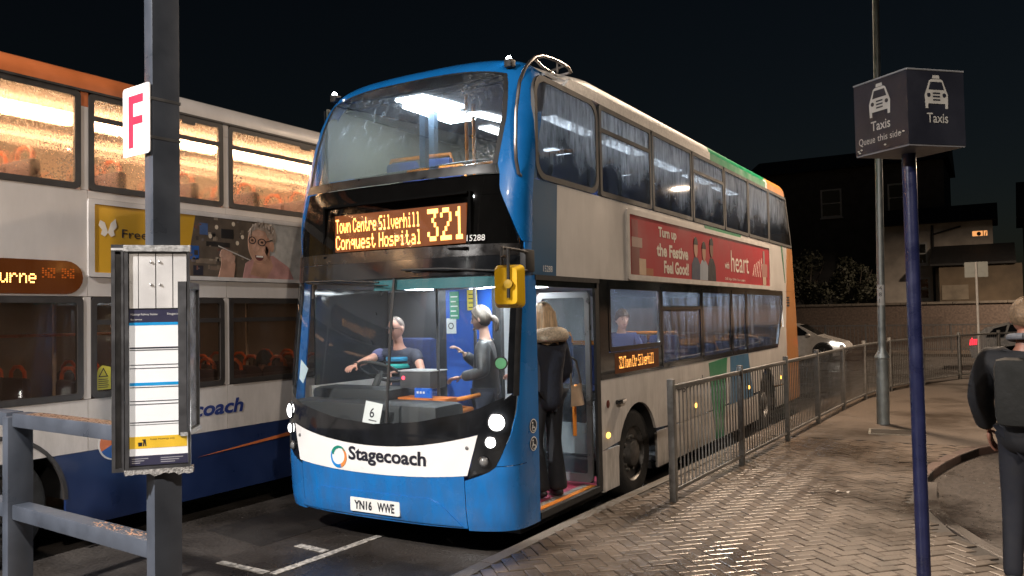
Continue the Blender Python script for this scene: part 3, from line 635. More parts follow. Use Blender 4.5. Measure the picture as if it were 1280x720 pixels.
panel([(4.354, .645), (4.354, 1.335), (9.46, 1.335), (9.7, 1.68), (10.2, 1.68), (10.2, .645)]+list(reversed(pb)), 'lower_side_panel', WHITE)
panel([(9.22, .3), (9.2, .638), (10.2, .638), (10.2, .3)], 'skirt_panel', WHITE)
panel([(9.98, 1.684), (10.2, 1.684), (10.30, 2.343), (9.98, 2.343)], 'tail_infill', WHITE)
panel([(10.204, .3), (11.2, .3), (11.2, 1.2), (11.03, 2.343), (10.304, 2.343), (10.204, 1.684)], 'tail_side_panel', ORANGE)
for k in range(4): panel([(10.30, 2.07+.05*k), (10.52, 2.07+.05*k), (10.52, 2.095+.05*k), (10.30, 2.095+.05*k)], 'louvre', RUBBER, proud=.004, th=.004)
# livery stripes
panel([(5.44, 1.30), (6.32, 1.33), (6.05, .24), (5.66, .24)], 'green_stripe', GREEN, proud=.003, th=.002)
panel([(6.48, 1.33), (7.47, 1.33), (7.72, .645), (6.42, .645)], 'blue_stripe', TEAL, proud=.003, th=.002)
panel([(5.47, 3.115), (7.20, 3.115), (7.26, 3.174), (5.40, 3.174)], 'green_stripe', GREEN, proud=.003, th=.002)
panel([(5.5, 2.346), (7.05, 2.346), (7.02, 2.372), (5.52, 2.372)], 'green_stripe', GREEN, proud=.003, th=.002)
panel([(7.32, 2.346), (7.78, 2.346), (7.78, 2.372), (7.32, 2.372)], 'blue_stripe', TEAL, proud=.003, th=.002)
panel([(9.95, 3.17), (10.20, 2.5), (10.24, 2.5), (10.05, 3.17)], 'green_stripe', GREEN, proud=.003, th=.002)
text('stagecoach', side(BW+.003, 4.02, 1.0), INK, bus, w=1.22, h=.16, name='fleet_name', bold=.01)
text('15288', side(BW+.003, .80, 2.375), PAPER, bus, w=.17, h=.055, name='fleet_number')
# window bands
def window(y0, y1, z0, z1, g, hop=None, fr=.035, r=.05, X=BW, par=bus, fm=RUBBER, poly=None, depth=.025, bead=None):
    o = rrect(y0, y1, z0, z1, r); i = rrect(y0+fr, y1-fr, z0+fr, z1-fr, max(.012, r-fr*.5))
    w = MB().ring(o, i, NS(X), -.03, .006).build('window', fm, par)
    p = MB().prism(i, NS(X), -.004, -.003).build('pane', g, w)
    if hop: MB().box((X-.02, y0+fr, hop-.022), (X+.005, y1-fr, hop+.022)).build('hopper_bar', fm, w)
    return w
FRM = mat('window_frame_grey', (.06, .058, .055), .45, 0, .2, 12)
for y0, y1, hp in ((.70, 2.0, None), (2.04, 3.46, 3.86), (3.50, 4.92, None), (4.96, 6.38, 3.86), (6.42, 7.72, None), (7.74, 9.06, None)):
    w = window(y0, y1, 3.185, 4.115, UPSIDE, hp, fr=.05, fm=FRM, r=.16 if y0 < 1 else .04)
w = MB().ring([(9.08, 3.185), (10.86, 3.185), (10.42, 4.115), (9.08, 4.115)], [(9.13, 3.23), (10.78, 3.23), (10.38, 4.07), (9.13, 4.07)], NS(BW), -.03, .006).build('window', FRM, bus)
MB().prism([(9.12, 3.22), (10.79, 3.22), (10.39, 4.08), (9.12, 4.08)], NS(BW), -.004, -.003).build('pane', UPSIDE, w)
panel([(1.95, 1.34), (2.16, 1.34), (2.16, 2.343), (1.95, 2.343)], 'window_band', BLACK)
panel([(2.16, 1.34), (3.66, 1.34), (3.66, 1.60), (2.16, 1.60)], 'window_band', BLACK)
panel([(1.96, 1.338), (9.5, 1.338), (9.5, 1.36), (1.96, 1.36)], 'window_band', BLACK, proud=.003, th=.005)
panel([(2.16, 2.30), (9.97, 2.30), (9.97, 2.343), (2.16, 2.343)], 'window_band', BLACK, proud=.003)
window(2.165, 3.66, 1.605, 2.30, LOWCLEAR, None, fr=.05, fm=BLACK)
window(3.67, 5.18, 1.36, 2.30, LOWSIDE, 2.05, fr=.05, fm=BLACK)
window(5.20, 6.60, 1.36, 2.30, LOWSIDE, None, fr=.045, fm=BLACK)
window(6.62, 7.42, 1.36, 2.30, LOWSIDE, None, fr=.045, fm=BLACK)
w = MB().ring([(7.44, 1.36), (9.50, 1.36), (9.94, 2.02), (9.97, 2.30), (7.44, 2.30)], [(7.49, 1.40), (9.47, 1.40), (9.89, 2.03), (9.92, 2.26), (7.49, 2.26)], NS(BW), -.03, .006).build('window', BLACK, bus)
MB().prism([(7.48, 1.39), (9.48, 1.39), (9.90, 2.03), (9.93, 2.27), (7.48, 2.27)], NS(BW), -.004, -.003).build('pane', LOWSIDE, w)
# side destination display under the first window
sd = panel([(2.30, 1.375), (3.55, 1.375), (3.55, 1.585), (2.30, 1.585)], 'side_display', mat('side_led_board', (.02, .008, .004), .4, emit=(1, .22, .015), es=.035), proud=.002, th=.004)  # faint orange emission on the board imitates the glow of the letters
ledtext('321Town Ctr Silverhill', lambda a, c: (BW+.005, a, c), 2.40, 1.425, .0079, .0178, emat('led_amber_side', (1, .40, .085), 3.0), sd)
# marker lamps, filler flap, side repeaters
AMB = emat('amber_lamp', (1, .48, .08), 4)
for y, z in ((2.09, .78), (4.85, .79), (7.45, .80), (9.64, .79)): MB().ball((BW+.004, y, z), (.014, .045, .03)).build('side_marker_lamp', AMB, bus)
MB().ball((BW+.003, 2.10, 1.09), (.012, .035, .042)).build('reflector', mat('dull_red', (.12, .03, .02), .3), bus)
rp = MB().box((BW, 2.28, 1.065), (BW+.05, 2.47, 1.115), None, .02).build('indicator_repeater', BLACK, bus)
MB().box((BW+.02, 2.37, 1.072), (BW+.053, 2.475, 1.108), None, .012).build('repeater_lens', mat('lens_pale', (.75, .7, .65), .2), rp)
# accessibility stickers on the corner
for k, zc in enumerate((1.066, .918)):
    st = MB().lathe([(.0005, .006), (.062, .006), (.062, .003)], (BW, .56, zc), axis='x', n=24).build('sticker', mat('sticker_dark', (.02, .025, .035), .5), bus)
    MB().lathe([(.060, .007), (.055, .0085), (.052, .007)], (BW, .56, zc), axis='x', n=24).build('sticker_rim', PAPER, st)
    b = MB(); X = BW+.009
    b.tube([(X, .545, zc+.012), (X, .552, zc-.012), (X, .580, zc-.012), (X, .590, zc-.035)], .004); b.ball((X, .545, zc+.028), (.003, .009, .009), 8, 5)
    b.tube([(X, .56+.024*math.cos(t*.5), zc-.018+.024*math.sin(t*.5)) for t in range(5, 12)], .003)
    b.build('sticker_symbol', PAPER, st)
# advert panel
ADR = mat('advert_red', (.36, .007, .016), .5, 0, .12, 1.5)
ad = panel(rrect(2.70, 9.03, 2.375, 3.108, .02, 2), 'advert_panel', ADR, proud=.010, th=.002)
MB().ring(rrect(2.68, 9.05, 2.355, 3.128, .03, 2), rrect(2.745, 8.985, 2.415, 3.07, .015, 2), NS(BW), .0, .018).build('advert_frame', mat('frame_white', (.6, .57, .54), .4), ad)
XA = BW+.012
CRE = mat('print_cream', (.72, .66, .58), .5)
for st, y, z, w_, h_ in (('Turn up', 3.62, 2.85, .62, .155), ('the Festive', 3.55, 2.655, 1.12, .155), ('Feel Good!', 3.78, 2.46, .90, .155)):
    text(st, side(XA, y, z), CRE, ad, w=w_, h=h_, bold=.035, name='advert_lettering')
text('with', side(XA, 6.30, 2.62), CRE, ad, w=.22, h=.10, bold=.02, name='advert_lettering'); text('heart', side(XA, 6.62, 2.58), CRE, ad, w=1.0, h=.32, name='advert_lettering')
text('DAB  App  Online  Smart speaker', side(XA, 6.3, 2.44), CRE, ad, w=1.1, h=.05, name='advert_lettering')
# printed presenters and presents
for k, (cy, sh, hair, top) in enumerate(((4.98, .10, (.03, .018, .012), (.05, .06, .10)), (5.32, .03, (.03, .015, .01), (.32, .36, .42)), (5.66, .16, (.012, .01, .01), (.015, .015, .02)))):
    hz = 2.78+sh*.55
    g = panel([(cy-.19, 2.42), (cy+.19, 2.42), (cy+.17, 2.62), (cy+.07, 2.68+sh*.3), (cy-.07, 2.68+sh*.3), (cy-.17, 2.62)], 'printed_figure', mat('print_top%d' % k, top, .5), ad, X=XA, th=.001, proud=.001+.0006*k)
    panel([(cy+.075*math.cos(t), hz+.125*math.sin(t)) for t in [i*math.pi/8 for i in range(16)]], 'printed_face', mat('print_skin%d' % k, ((.45, .26, .18), (.40, .22, .15), (.20, .10, .065))[k], .5), g, X=XA, th=.001, proud=.003+.0006*k)
    panel([(cy+.085*math.cos(t), hz+.045+.10*math.sin(t)) for t in [i*math.pi/8 for i in range(9)]], 'printed_hair', mat('print_hair%d' % k, hair, .5), g, X=XA, th=.001, proud=.0042+.0006*k)
for k, (y0, y1, z0, z1, c) in enumerate(((2.78, 3.02, 2.42, 2.72, (.22, .08, .07)), (2.80, 3.10, 2.72, 2.83, (.42, .30, .26)), (2.80, 2.98, 2.83, 3.02, (.28, .06, .06)), (3.0, 3.2, 2.42, 2.60, (.55, .40, .28)), (3.2, 3.42, 2.42, 2.50, (.35, .12, .05)), (8.5, 8.72, 2.42, 2.56, (.5, .38, .28)), (8.45, 8.8, 2.56, 2.78, (.38, .18, .15)), (8.55, 8.66, 2.78, 3.0, (.3, .2, .18)))):
    panel([(y0, z0), (y1, z0), (y1, z1), (y0, z1)], 'printed_parcel', mat('print_box%d' % k, c, .5), ad, X=XA, th=.001, proud=.001+.0003*k)
for k in range(5): panel([(7.85+.12*k, 2.55), (7.87+.12*k, 2.55), (8.0+.12*k, 2.75+.03*k), (7.98+.12*k, 2.75+.03*k)], 'printed_streak', CRE, ad, X=XA, th=.001, proud=.001)
# --- far side, rear and underside close the body
MB().box((-BW, .55, .25), (-BW+.03, 11.0, 1.335)).build('offside_panel', WHITE, bus)
MB().box((-BW, .62, 2.345), (-BW+.03, 10.9, 3.175)).build('offside_panel', WHITE, bus)
MB().box((-BW, .80, 3.18), (-BW+.02, 10.7, 4.155)).build('offside_upper_glazing', mat('dark_glazing', (.02, .022, .025), .08), bus)
MB().box((-BW, .62, 1.335), (-BW+.02, 10.9, 2.345)).build('offside_lower_glazing', mat('dark_glazing', (.02, .022, .025), .08), bus)
MB().prism([(11.15, .3), (11.18, 1.2), (11.0, 2.4), (10.85, 3.2), (10.55, 4.0), (10.42, 4.2), (10.38, 4.2), (10.5, 4.0), (10.8, 3.2), (10.95, 2.4), (11.13, 1.2), (11.1, .3)], lambda a, c, d: (d, a, c), -1.24, 1.24).build('rear_panel', ORANGE, bus)
MB().box((-1.2, .45, .18), (1.2, 2.2, .245)).box((-1.2, 3.6, .18), (1.2, 7.9, .26)).box((-1.2, 9.4, .22), (1.2, 11.0, .3)).build('chassis', RUBBER, bus)
# wheels in dark arches
TYRE = mat('tyre', (.012, .012, .012), .75, 0, .3, 25, .4, 60); HUBM = mat('wheel_hub', (.10, .095, .09), .45, .5, .35, 18)
def wheel(x, y, z, r, par, s=1, w=.28):
    wl = MB().lathe([(r*.60, -w*.5), (r*.9, -w*.5), (r, -w*.4), (r, w*.36), (r*.96, w*.46), (r*.9, w*.5), (r*.62, w*.47), (r*.60, w*.3)], (0, 0, 0), axis='x', n=36).build('wheel', TYRE, par)
    hb = MB().lathe([(r*.62, w*.46), (r*.58, w*.3), (r*.45, w*.22), (r*.30, w*.24), (r*.28, w*.5), (r*.2, w*.56), (.0005, w*.57)], (0, 0, 0), axis='x', n=30).build('hub', HUBM, wl)
    b = MB()
    for k in range(10):
        t = 2*math.pi*k/10; b.lathe([(.018, w*.2), (.018, w*.36), (.0005, w*.37)], (0, r*.38*math.cos(t), r*.38*math.sin(t)), axis='x', n=6)
    b.build('wheel_nuts', mat('nut_steel', (.25, .24, .22), .4, .7), wl)
    wl.location = (x, y, z); wl.scale.x = s; return wl
for y in (2.90, 8.65):
    wheel(1.08, y, .475, .475, bus); wheel(-1.08, y, .475, .475, bus, -1)
    b = MB(); b.lathe([(.565, -.5), (.565, -.002)], (BW, y, .47), axis='x', n=16, a0=0, a1=math.pi); b.box((BW-.52, y-.6, .2), (BW-.5, y+.6, 1.05)); b.build('wheel_arch', RUBBER, bus)
# --- mirror on its bracket, grab rail / tree guard
arm = MB().tube([(1.30, .52, 2.52), (1.33, .30, 2.53), (1.36, -.02, 2.53), (1.375, -.05, 2.50), (1.375, -.05, 2.37)], .014).tube([(1.30, .52, 2.38), (1.33, .30, 2.36), (1.36, -.02, 2.36)], .012).box((1.26, .42, 2.36), (1.32, .58, 2.55), None, .015).build('mirror_arm', RUBBER, bus)
YEL = mat('mirror_yellow', (.72, .42, .012), .32, 0, .08, 6, coat=.3)
Mm = Matrix.Translation((1.46, -.10, 2.222)) @ Matrix.Rotation(math.radians(10), 4, 'Z')
b = MB(); b.prism(rrect(-.125, .125, -.165, .165, .04), lambda a, c, d: tuple(Mm @ Vector((a*(1-.25*max(0, -d)/.05), d, c*(1-.15*max(0, -d)/.05)))), -.055, .03)
mir = b.build('mirror', YEL, bus, angle=25)
b = MB(); b.tube([tuple(Mm @ Vector((.03, -.075, .28))), tuple(Mm @ Vector((.03, -.075, -.09)))], .013); b.tube([(1.375, -.05, 2.45), tuple(Mm @ Vector((.03, -.075, .23)))], .012); b.build('mirror_stem', RUBBER, mir)
b = MB(); b.lathe([(.034, -.09), (.034, -.045)], (0, 0, .015), axis='y', n=16); b.lathe([(.0005, -.092), (.034, -.09)], (0, 0, .015), axis='y', n=16); b.v = [tuple(Mm @ (Vector(v)+Vector((.03, 0, 0)))) for v in b.v]; b.build('mirror_clamp', mat('clamp_yellow', (.45, .28, .02), .4), mir)
gp = [(1.23, .56, 3.16), (1.25, .45, 3.19), (1.25, .415, 3.30), (1.25, .41, 3.45), (1.25, .43, 3.72), (1.25, .50, 3.98), (1.25, .59, 4.11), (1.25, .68, 4.19), (1.24, .80, 4.27), (1.23, .95, 4.325), (1.22, 1.1, 4.35), (1.21, 1.3, 4.37), (1.20, 1.54, 4.37), (1.19, 1.60, 4.34)]
gr = MB().tube(gp, .016, 10).build('tree_guard', mat('guard_metal', (.22, .20, .19), .36, .85), bus)
MB().tube([(1.225, 1.0, 4.335), (1.10, 1.04, 4.345), (1.04, 1.3, 4.35), (1.04, 1.60, 4.33), (1.19, 1.60, 4.34)], .014).tube([(1.22, 1.45, 4.37), (1.04, 1.45, 4.34)], .012).tube([(1.2, 1.3, 4.37), (1.2, 1.3, 4.25)], .01).tube([(1.05, 1.5, 4.34), (1.05, 1.5, 4.28)], .01).build('guard_brace', mat('guard_metal', (.22, .20, .19), .36, .85), gr)
# ---------------------------------------------------------------- main bus: cab, doorway, saloon and upper deck
FLOORR = mat('floor_red', (.30, .035, .07), .45, 0, .3, 14)
HRO = mat('rail_orange', (.72, .24, .03), .35, 0, .05)
SEATB = mat('seat_blue', (.02, .035, .12), .85, 0, .3, 25)
STRIP = emat('ceiling_light_lower', (.90, .96, 1.0), 36)
STRIPU = emat('ceiling_light_upper', (.80, .91, 1.0), 55)
MB().box((-1.22, .50, .27), (1.25, 2.3, .315)).build('entrance_floor', FLOORR, bus)
MB().box((1.235, .67, .262), (1.285, 1.86, .318)).build('door_step_edge', RUBBER, bus)
MB().box((1.175, .67, .3), (1.232, 1.86, .322)).build('step_nosing', HRO, bus)
MB().box((1.10, .67, .315), (1.17, 1.86, .320)).build('step_strip', mat('step_grey', (.25, .22, .2), .6), bus)
MB().box((-.74, 2.3, .27), (.74, 10.8, .33)).box((-1.22, 3.62, .27), (-.741, 7.9, .33)).box((.741, 3.62, .27), (1.22, 7.9, .33)).build('saloon_floor', mat('floor_grey', (.08, .08, .09), .6, 0, .3, 20), bus)
MB().box((-1.23, .48, 2.348), (1.23, 10.8, 2.40)).build('upper_deck_floor', GREY, bus)
MB().box((-1.23, .62, 2.30), (1.23, 10.7, 2.346)).build('saloon_ceiling', PALE, bus)
MB().box((-1.24, 1.75, .32), (-1.22, 10.7, 2.3)).build('saloon_lining', mat('lining_grey', (.34, .36, .39), .6, 0, .2, 3), bus)
for x0, x1, y0, y1 in ((.30, .62, .95, 2.1), (-.6, -.5, .9, 1.6), (1.03, 1.09, 2.2, 10.2), (-.3, -.1, 2.0, 2.5)): MB().box((x0, y0, 2.285), (x1, y1, 2.299)).build('ceiling_light', STRIP, bus)
# cab: dash, wheel, driver screen, ticket machine
b = MB(); b.box((-1.2, .18, .6), (.55, .62, 1.24), None, .06); b.box((-1.15, .45, 1.1), (-.18, .80, 1.34), None, .06); b.build('dashboard', DGREY, bus)
MB().prism([(-1.17, .33), (-.9, .16), (0, .10), (.9, .16), (1.2, .42), (1.2, .56), (.6, .66), (-1.17, .66)], lambda a, c, d: (a, c, d), 1.02, 1.06).build('dash_shelf', mat('dash_shelf', (.05, .05, .055), .55), bus)
wm = Matrix.Translation((-.56, .80, 1.47)) @ Matrix.Rotation(math.radians(-28), 4, 'X')
b = MB(); b.tube([tuple(wm @ Vector((.23*math.cos(t), .23*math.sin(t), 0))) for t in [i*2*math.pi/28 for i in range(29)]], .016, 8, False)
for t in (0.4, 2.7, 4.71): b.tube([tuple(wm @ Vector((0, 0, -.03))), tuple(wm @ Vector((.22*math.cos(t), .22*math.sin(t), 0)))], .013)
b.tube([tuple(wm @ Vector((0, 0, 0))), (-.56, .62, 1.2)], .035); b.build('steering_wheel', RUBBER, bus)
tm = MB().box((-.22, .66, 1.33), (.14, .92, 1.49), None, .02).build('ticket_machine', mat('machine_grey', (.06, .06, .065), .4), bus)
MB().box((-.23, .65, 1.49), (.15, .93, 1.50), None, .004).build('machine_top', mat('machine_top', (.4, .4, .42), .4), tm)
MB().ball((-.17, .655, 1.43), (.018, .006, .018)).build('indicator_light', emat('red_led', (1, .05, .08), 4), tm)
rd = MB().box((.0, .60, 1.255), (.19, .625, 1.345), None, .008).build('card_reader', mat('reader_blue', (.01, .09, .42), .35, emit=(.02, .12, .6), es=.35), tm)
for k in range(3): MB().box((.03+.035*k, .597, 1.295), (.05+.035*k, .60, 1.315)).build('reader_icon', PAPER, rd)
MB().prism(rrect(-.28, .36, .58, .80, .04), lambda a, c, d: (a, c, d), 1.20, 1.255).build('ticket_tray', mat('tray_orange', (.6, .17, .03), .45), bus)
MB().tube([(.12, .60, 1.08), (.30, .62, 1.10), (.42, .75, 1.13), (.40, .95, 1.13), (.20, 1.02, 1.13)], .022).build('hand_rail', HRO, bus)
MB().tube([(.26, .72, 1.22), (.40, .82, 1.24), (.46, 1.0, 1.26)], .02).build('hand_rail', HRO, bus)
MB().box((.12, .78, .32), (.16, 1.45, 1.22)).build('cab_door', mat('cab_blue', (.02, .06, .30), .45), bus)
MB().box((.135, .80, 1.22), (.141, 1.42, 2.15)).build('assault_screen', glassmat('cab_perspex', (.93, .95, .95), gl=.8), bus)
MB().tube([(.14, .79, 1.2), (.14, .79, 2.28)], .015).tube([(.14, 1.43, .4), (.14, 1.43, 2.28)], .018).build('cab_pole', mat('pole_dark', (.05, .05, .055), .4), bus)
MB().box((-.35, 1.62, .34), (.22, 1.66, 2.28)).build('cab_bulkhead', mat('bulkhead_blue', (.012, .085, .42), .5, 0, .1), bus)
MB().box((.24, 1.60, .34), (.34, 1.66, 2.28)).build('bulkhead_post', DGREY, bus)
MB().box((-1.2, 1.70, .34), (-.36, 1.75, 2.28)).build('cab_bulkhead', mat('bulkhead_dark', (.045, .045, .05), .6), bus)
st = MB().box((-.95, 1.20, .6), (-.42, 1.62, 1.22), None, .05).box((-.92, 1.48, 1.15), (-.45, 1.62, 1.78), None, .06).build('driver_seat', SEATB, bus)
nt = MB().box((-.295, 1.612, 1.97), (-.18, 1.618, 2.26)).build('notice', mat('notice_green', (.07, .30, .18), .6), bus)
for k in range(5): MB().box((-.28, 1.608, 2.20-.05*k), (-.195-.02*(k % 2), 1.6115, 2.212-.05*k)).build('notice_line', PAPER, nt)
nt = MB().box((-.06, 1.592, 2.06), (.06, 1.598, 2.27)).build('notice', mat('notice_yellow', (.70, .55, .05), .6), bus)
for k in range(4): MB().box((-.04, 1.588, 2.22-.045*k), (.04-.02*(k % 2), 1.5915, 2.23-.045*k)).build('notice_line', INK, nt)
nt = MB().box((-.34, 1.612, 1.82), (-.22, 1.618, 1.98)).build('notice', PAPER, bus)
MB().lathe([(.035, -.004), (.025, -.004)], (-.28, 1.611, 1.90), axis='y', n=20).build('notice_symbol', INK, nt)
# sheets behind the glass
s6 = MB().prism([(-.145, 1.07), (.045, 1.045), (.085, 1.255), (-.105, 1.28)], lambda a, c, d: tuple(sx(a, c, d)), -.022, -.020).build('route_card', PAPER, bus)
text('6', lambda a, c: tuple(sx(-.062+a+.1*c, 1.135+c, -.0185)), INK, s6, h=.085, bold=.01, name='card_lettering'); MB().prism([(-.07, 1.112), (.018, 1.102), (.02, 1.110), (-.068, 1.120)], lambda a, c, d: tuple(sx(a, c, d)), -.0195, -.0185).build('card_underline', INK, s6)
MB().prism([(-1.02, 1.62), (-.88, 1.54), (-.95, 1.40), (-1.03, 1.44)], lambda a, c, d: tuple(sx(a, c, d)), -.024, -.021).build('paper_sheet', mat('sheet_bluewhite', (.5, .6, .66), .7), bus)
sg = MB().lathe([(.0005, 0), (.058, 0), (.058, .006)], (0, 0, 0), n=24); nrm = (sx(1.17, 1.61, .01)-sx(1.17, 1.61)).normalized(); M4 = Matrix.Translation(sx(1.17, 1.61, .002)) @ nrm.to_track_quat('Z', 'Y').to_matrix().to_4x4()
sg.v = [tuple(M4 @ Vector(v)) for v in sg.v]; sgo = sg.build('screen_sticker', RUBBER, bus)
sg = MB().lathe([(.0005, .008), (.045, .008), (.045, .005)], (0, 0, 0), n=24); sg.v = [tuple(M4 @ Vector(v)) for v in sg.v]; sg.build('sticker_face', mat('sticker_green', (.10, .32, .16), .6), sgo)
# sun blind / teal strip inside the top of the screen
patch(lambda z: -.1, lambda z: 1.15, 2.24, 2.33, 'tinted_strip', mat('strip_teal', (.005, .10, .12), .5), bus, off=-.03, nu=16, nv=2)
# doorway: inward-folded glazed leaves, kick panel, rails
def leaf(y, x0, x1, z0=.36, z1=2.22, ang=0.):
    M4 = Matrix.Translation((x1, y, 0)) @ Matrix.Rotation(ang, 4, 'Z')
    L = x1-x0; f = lambda a, c, d: tuple(M4 @ Vector((-a, d, c)))
    o = MB().ring(rrect(0, L, z0, z1, .05), rrect(.05, L-.05, z0+.08, z1-.06, .03), f, -.02, .02).build('door_leaf', mat('door_frame', (.16, .17, .18), .35, .5), bus)
    MB().prism(rrect(.05, L-.05, z0+.08, z1-.06, .03), f, -.002, .002).build('door_glass', glassmat('door_glass', (.85, .9, .92), mist=.12, scale=5, stretch=.3), o)
leaf(1.80, .66, 1.24); leaf(.74, 1.0, 1.22)
MB().tube([(1.10, 1.75, 1.30), (1.10, 1.72, 1.28), (1.10, 1.70, 1.20), (1.10, 1.70, .82)], .02).build('hand_rail', HRO, bus)
MB().box((.30, 1.86, .34), (1.20, 1.90, .60)).build('step_riser', mat('riser_dark', (.04, .04, .05), .5), bus)
MB().box((.30, 1.85, .62), (1.20, 1.90, .92)).build('modesty_panel', mat('panel_grey', (.30, .30, .31), .5), bus)
MB().box((.30, 1.86, .925), (1.20, 1.89, 1.30)).build('modesty_glass', mat('panel_dark', (.02, .02, .025), .3), bus)
MB().box((-.3, 2.6, .35), (-.26, 3.6, 2.28)).build('stair_panel', PALE, bus)
MB().tube([(.55, 1.5, 2.28), (.52, 1.95, 1.85), (.50, 2.3, 1.0)], .02).tube([(.30, 1.95, .34), (.30, 1.95, 2.28)], .018).build('grab_pole', HRO, bus)
# lower saloon seats
def seat_mesh():
    b = MB(); b.box((-.43, -.20, .40), (.43, .24, .50), None, .04)
    for x in (-.22, .22): b.box((x-.2, .20, .45), (x+.2, .31, 1.05), None, .05)
    b.cur = 1; b.box((-.40, .05, 0), (-.34, .2, .42)); b.box((.34, .05, 0), (.40, .2, .42))
    b.cur = 2; b.tube([(-.43, .26, .95), (-.38, .27, 1.08), (.38, .27, 1.08), (.43, .26, .95)], .02)
    return b.mesh('seat', [SEATB, DGREY, HRO])
SM = seat_mesh()
for y in (4.3, 5.1, 5.9, 6.7, 7.5, 8.3, 9.1):
    for x in (.76, -.76): put('seat', SM, bus, (x, y, .66 if y < 5 else .48))
MB().box((.28, 3.9, .33), (1.2, 4.75, .66)).build('wheel_box', DGREY, bus)
# upper deck: lining, seats, front rail, ceiling strip
MB().box((-1.2, 1.05, 4.178), (1.2, 10.3, 4.20)).build('upper_ceiling', GREY, bus)
MB().box((-1.24, .80, 2.4), (-1.22, 10.5, 4.17)).build('upper_lining', mat('lining_olive', (.10, .10, .075), .6, 0, .2, 4), bus)
MB().box((-.9, 10.35, 2.4), (1.2, 10.4, 4.17)).build('upper_rear_lining', GREY, bus)
MB().box((-1.1, .55, 2.4), (1.1, .72, 3.22), None, .04).build('upper_front_shelf', DGREY, bus)
for y in (1.75, 2.55, 3.35, 4.15, 4.95, 5.75, 6.55, 7.35, 8.15, 8.95):
    for x in (.76, -.76): put('seat', SM, bus, (x, y, 2.42), scale=(1, 1, 1.16))
MB().box((-.52, 1.15, 4.150), (-.18, 2.0, 4.174)).build('ceiling_light', STRIPU, bus)
for x in (-.32, .5):
    for k in range(5): MB().box((x-.08, 2.4+1.55*k, 4.155), (x+.08, 3.5+1.55*k, 4.174)).build('ceiling_light', emat('ceiling_light_dim', (.90, .95, 1.0), 15), bus)
MB().tube([(-1.1, .80, 3.34), (1.1, .80, 3.40)], .016).build('upper_front_rail', CHROME, bus)
for x in (.12, .62): MB().tube([(x, 1.5, 2.42), (x, 1.5, 4.17)], .018).build('upper_pole', HRO, bus)
MB().box((-.34, 1.35, 2.42), (-.27, 1.42, 4.17)).build('stair_post', mat('post_blue', (.10, .15, .22), .5), bus)
# ---------------------------------------------------------------- second bus, alongside on the left
LX = -2.32
LWHITE = mat('left_bus_white', (.56, .52, .49), .4, 0, .07, 2.2, .03, 8, coat=.3, dirt=.6)
NAVY = mat('left_bus_navy', (.010, .022, .075), .35, 0, .15, 3, coat=.4)
LORANGE = mat('left_bus_orange', (.55, .15, .045), .4, 0, .1, 4, coat=.3)
LFRAME = mat('left_bus_frame', (.03, .026, .024), .5, 0, .25, 14)
LUP = glassmat('misted_warm_glass', (1.0, .90, .80), mist=.40, mistcol=(.95, .80, .66), scale=52, stretch=.55, lo=.36, hi=.66, blur=.27, bfac=.8, drops=.85, dropcol=(.42, .27, .16), dth=(.22, .55), dscale=46, zfade=(3.25, 3.75))
LLOW = glassmat('left_lower_glass', (.80, .77, .75), mist=.08, mistcol=(.7, .6, .5), scale=12, stretch=.3, lo=.42, hi=.7, drops=.10, gl=1.1)
bl = empty('double_decker_bus', (0, 0, 0), 0, 'white double-decker bus with orange roof edge and navy skirt, left of the blue one', 'bus')
def lp(poly, name, m, th=.03, proud=0., par=None): return MB().prism(poly, NS(LX), -th, proud).build(name, m, par or bl)
rect = lambda y0, y1, z0, z1: [(y0, z0), (y1, z0), (y1, z1), (y0, z1)]
UWY = [(-4.1, -2.68), (-2.61, -1.18), (-1.11, .38), (.45, 1.93), (2.0, 3.48), (3.55, 5.0)]
LWY = [(-2.61, -1.16), (-1.09, .38), (.44, 1.93), (2.0, 3.48), (3.55, 5.0)]
# roof edge
def lroof(y0, y1, m):
    b = MB(); prof = [(0, 4.085), (0, 4.15), (-.02, 4.21), (-.07, 4.27), (-.16, 4.31), (-.4, 4.34), (-2.1, 4.34), (-2.34, 4.31), (-2.43, 4.27), (-2.48, 4.2), (-2.5, 4.085)]
    b.prism(prof, lambda a, c, d: (LX+a, d, c), y0, y1); return b.build('roof', m, bl)
lroof(-4.55, -.16, LORANGE); lroof(-.155, 6.4, LWHITE)
lp(rect(-4.1, 6.3, 4.085, 4.105), 'gutter', LFRAME, .01, .014)
for (a, c), (d, e) in zip(UWY, UWY[1:]):
    lp(rect(c, d, 3.20, 3.95), 'pillar', LWHITE); lp(rect(c, d, 3.953, 4.084), 'pillar', LORANGE if c < -.5 else LWHITE)
lp(rect(-4.55, -4.1, 3.2, 4.084), 'pillar', LORANGE); lp(rect(5.0, 6.4, 3.2, 4.084), 'pillar', LWHITE)
ys = [-4.55, -2.65, -1.115, .415, 1.97, 6.4]
for a, c in zip(ys, ys[1:]):
    lp(rect(a, c-.006, 2.245, 3.195), 'upper_side_panel', LWHITE)
    if a > -2.7: lp(rect(a, c-.006, .87, 1.325), 'lower_side_panel', LWHITE)
for (a, c), (d, e) in zip(LWY, LWY[1:]): lp(rect(c, d, 1.33, 2.24), 'pillar', LWHITE)
lp(rect(5.0, 6.4, 1.33, 2.24), 'pillar', LWHITE); lp(rect(-4.55, -3.95, .3, 2.24), 'front_pillar', LWHITE)
lp(rect(-3.95, -2.65, .25, 2.24), 'door', LFRAME)
al = arch(-1.92, .48, .60, 16, math.pi, 0)
lp([(-2.62, .22), (-2.62, .866)]+[p for p in al if p[1] > .9 and False]+[(-2.43, .866)]+[p for p in al if .22 < p[1] < .866 and p[0] < -1.92]+[(-2.52, .22)], 'skirt', NAVY)
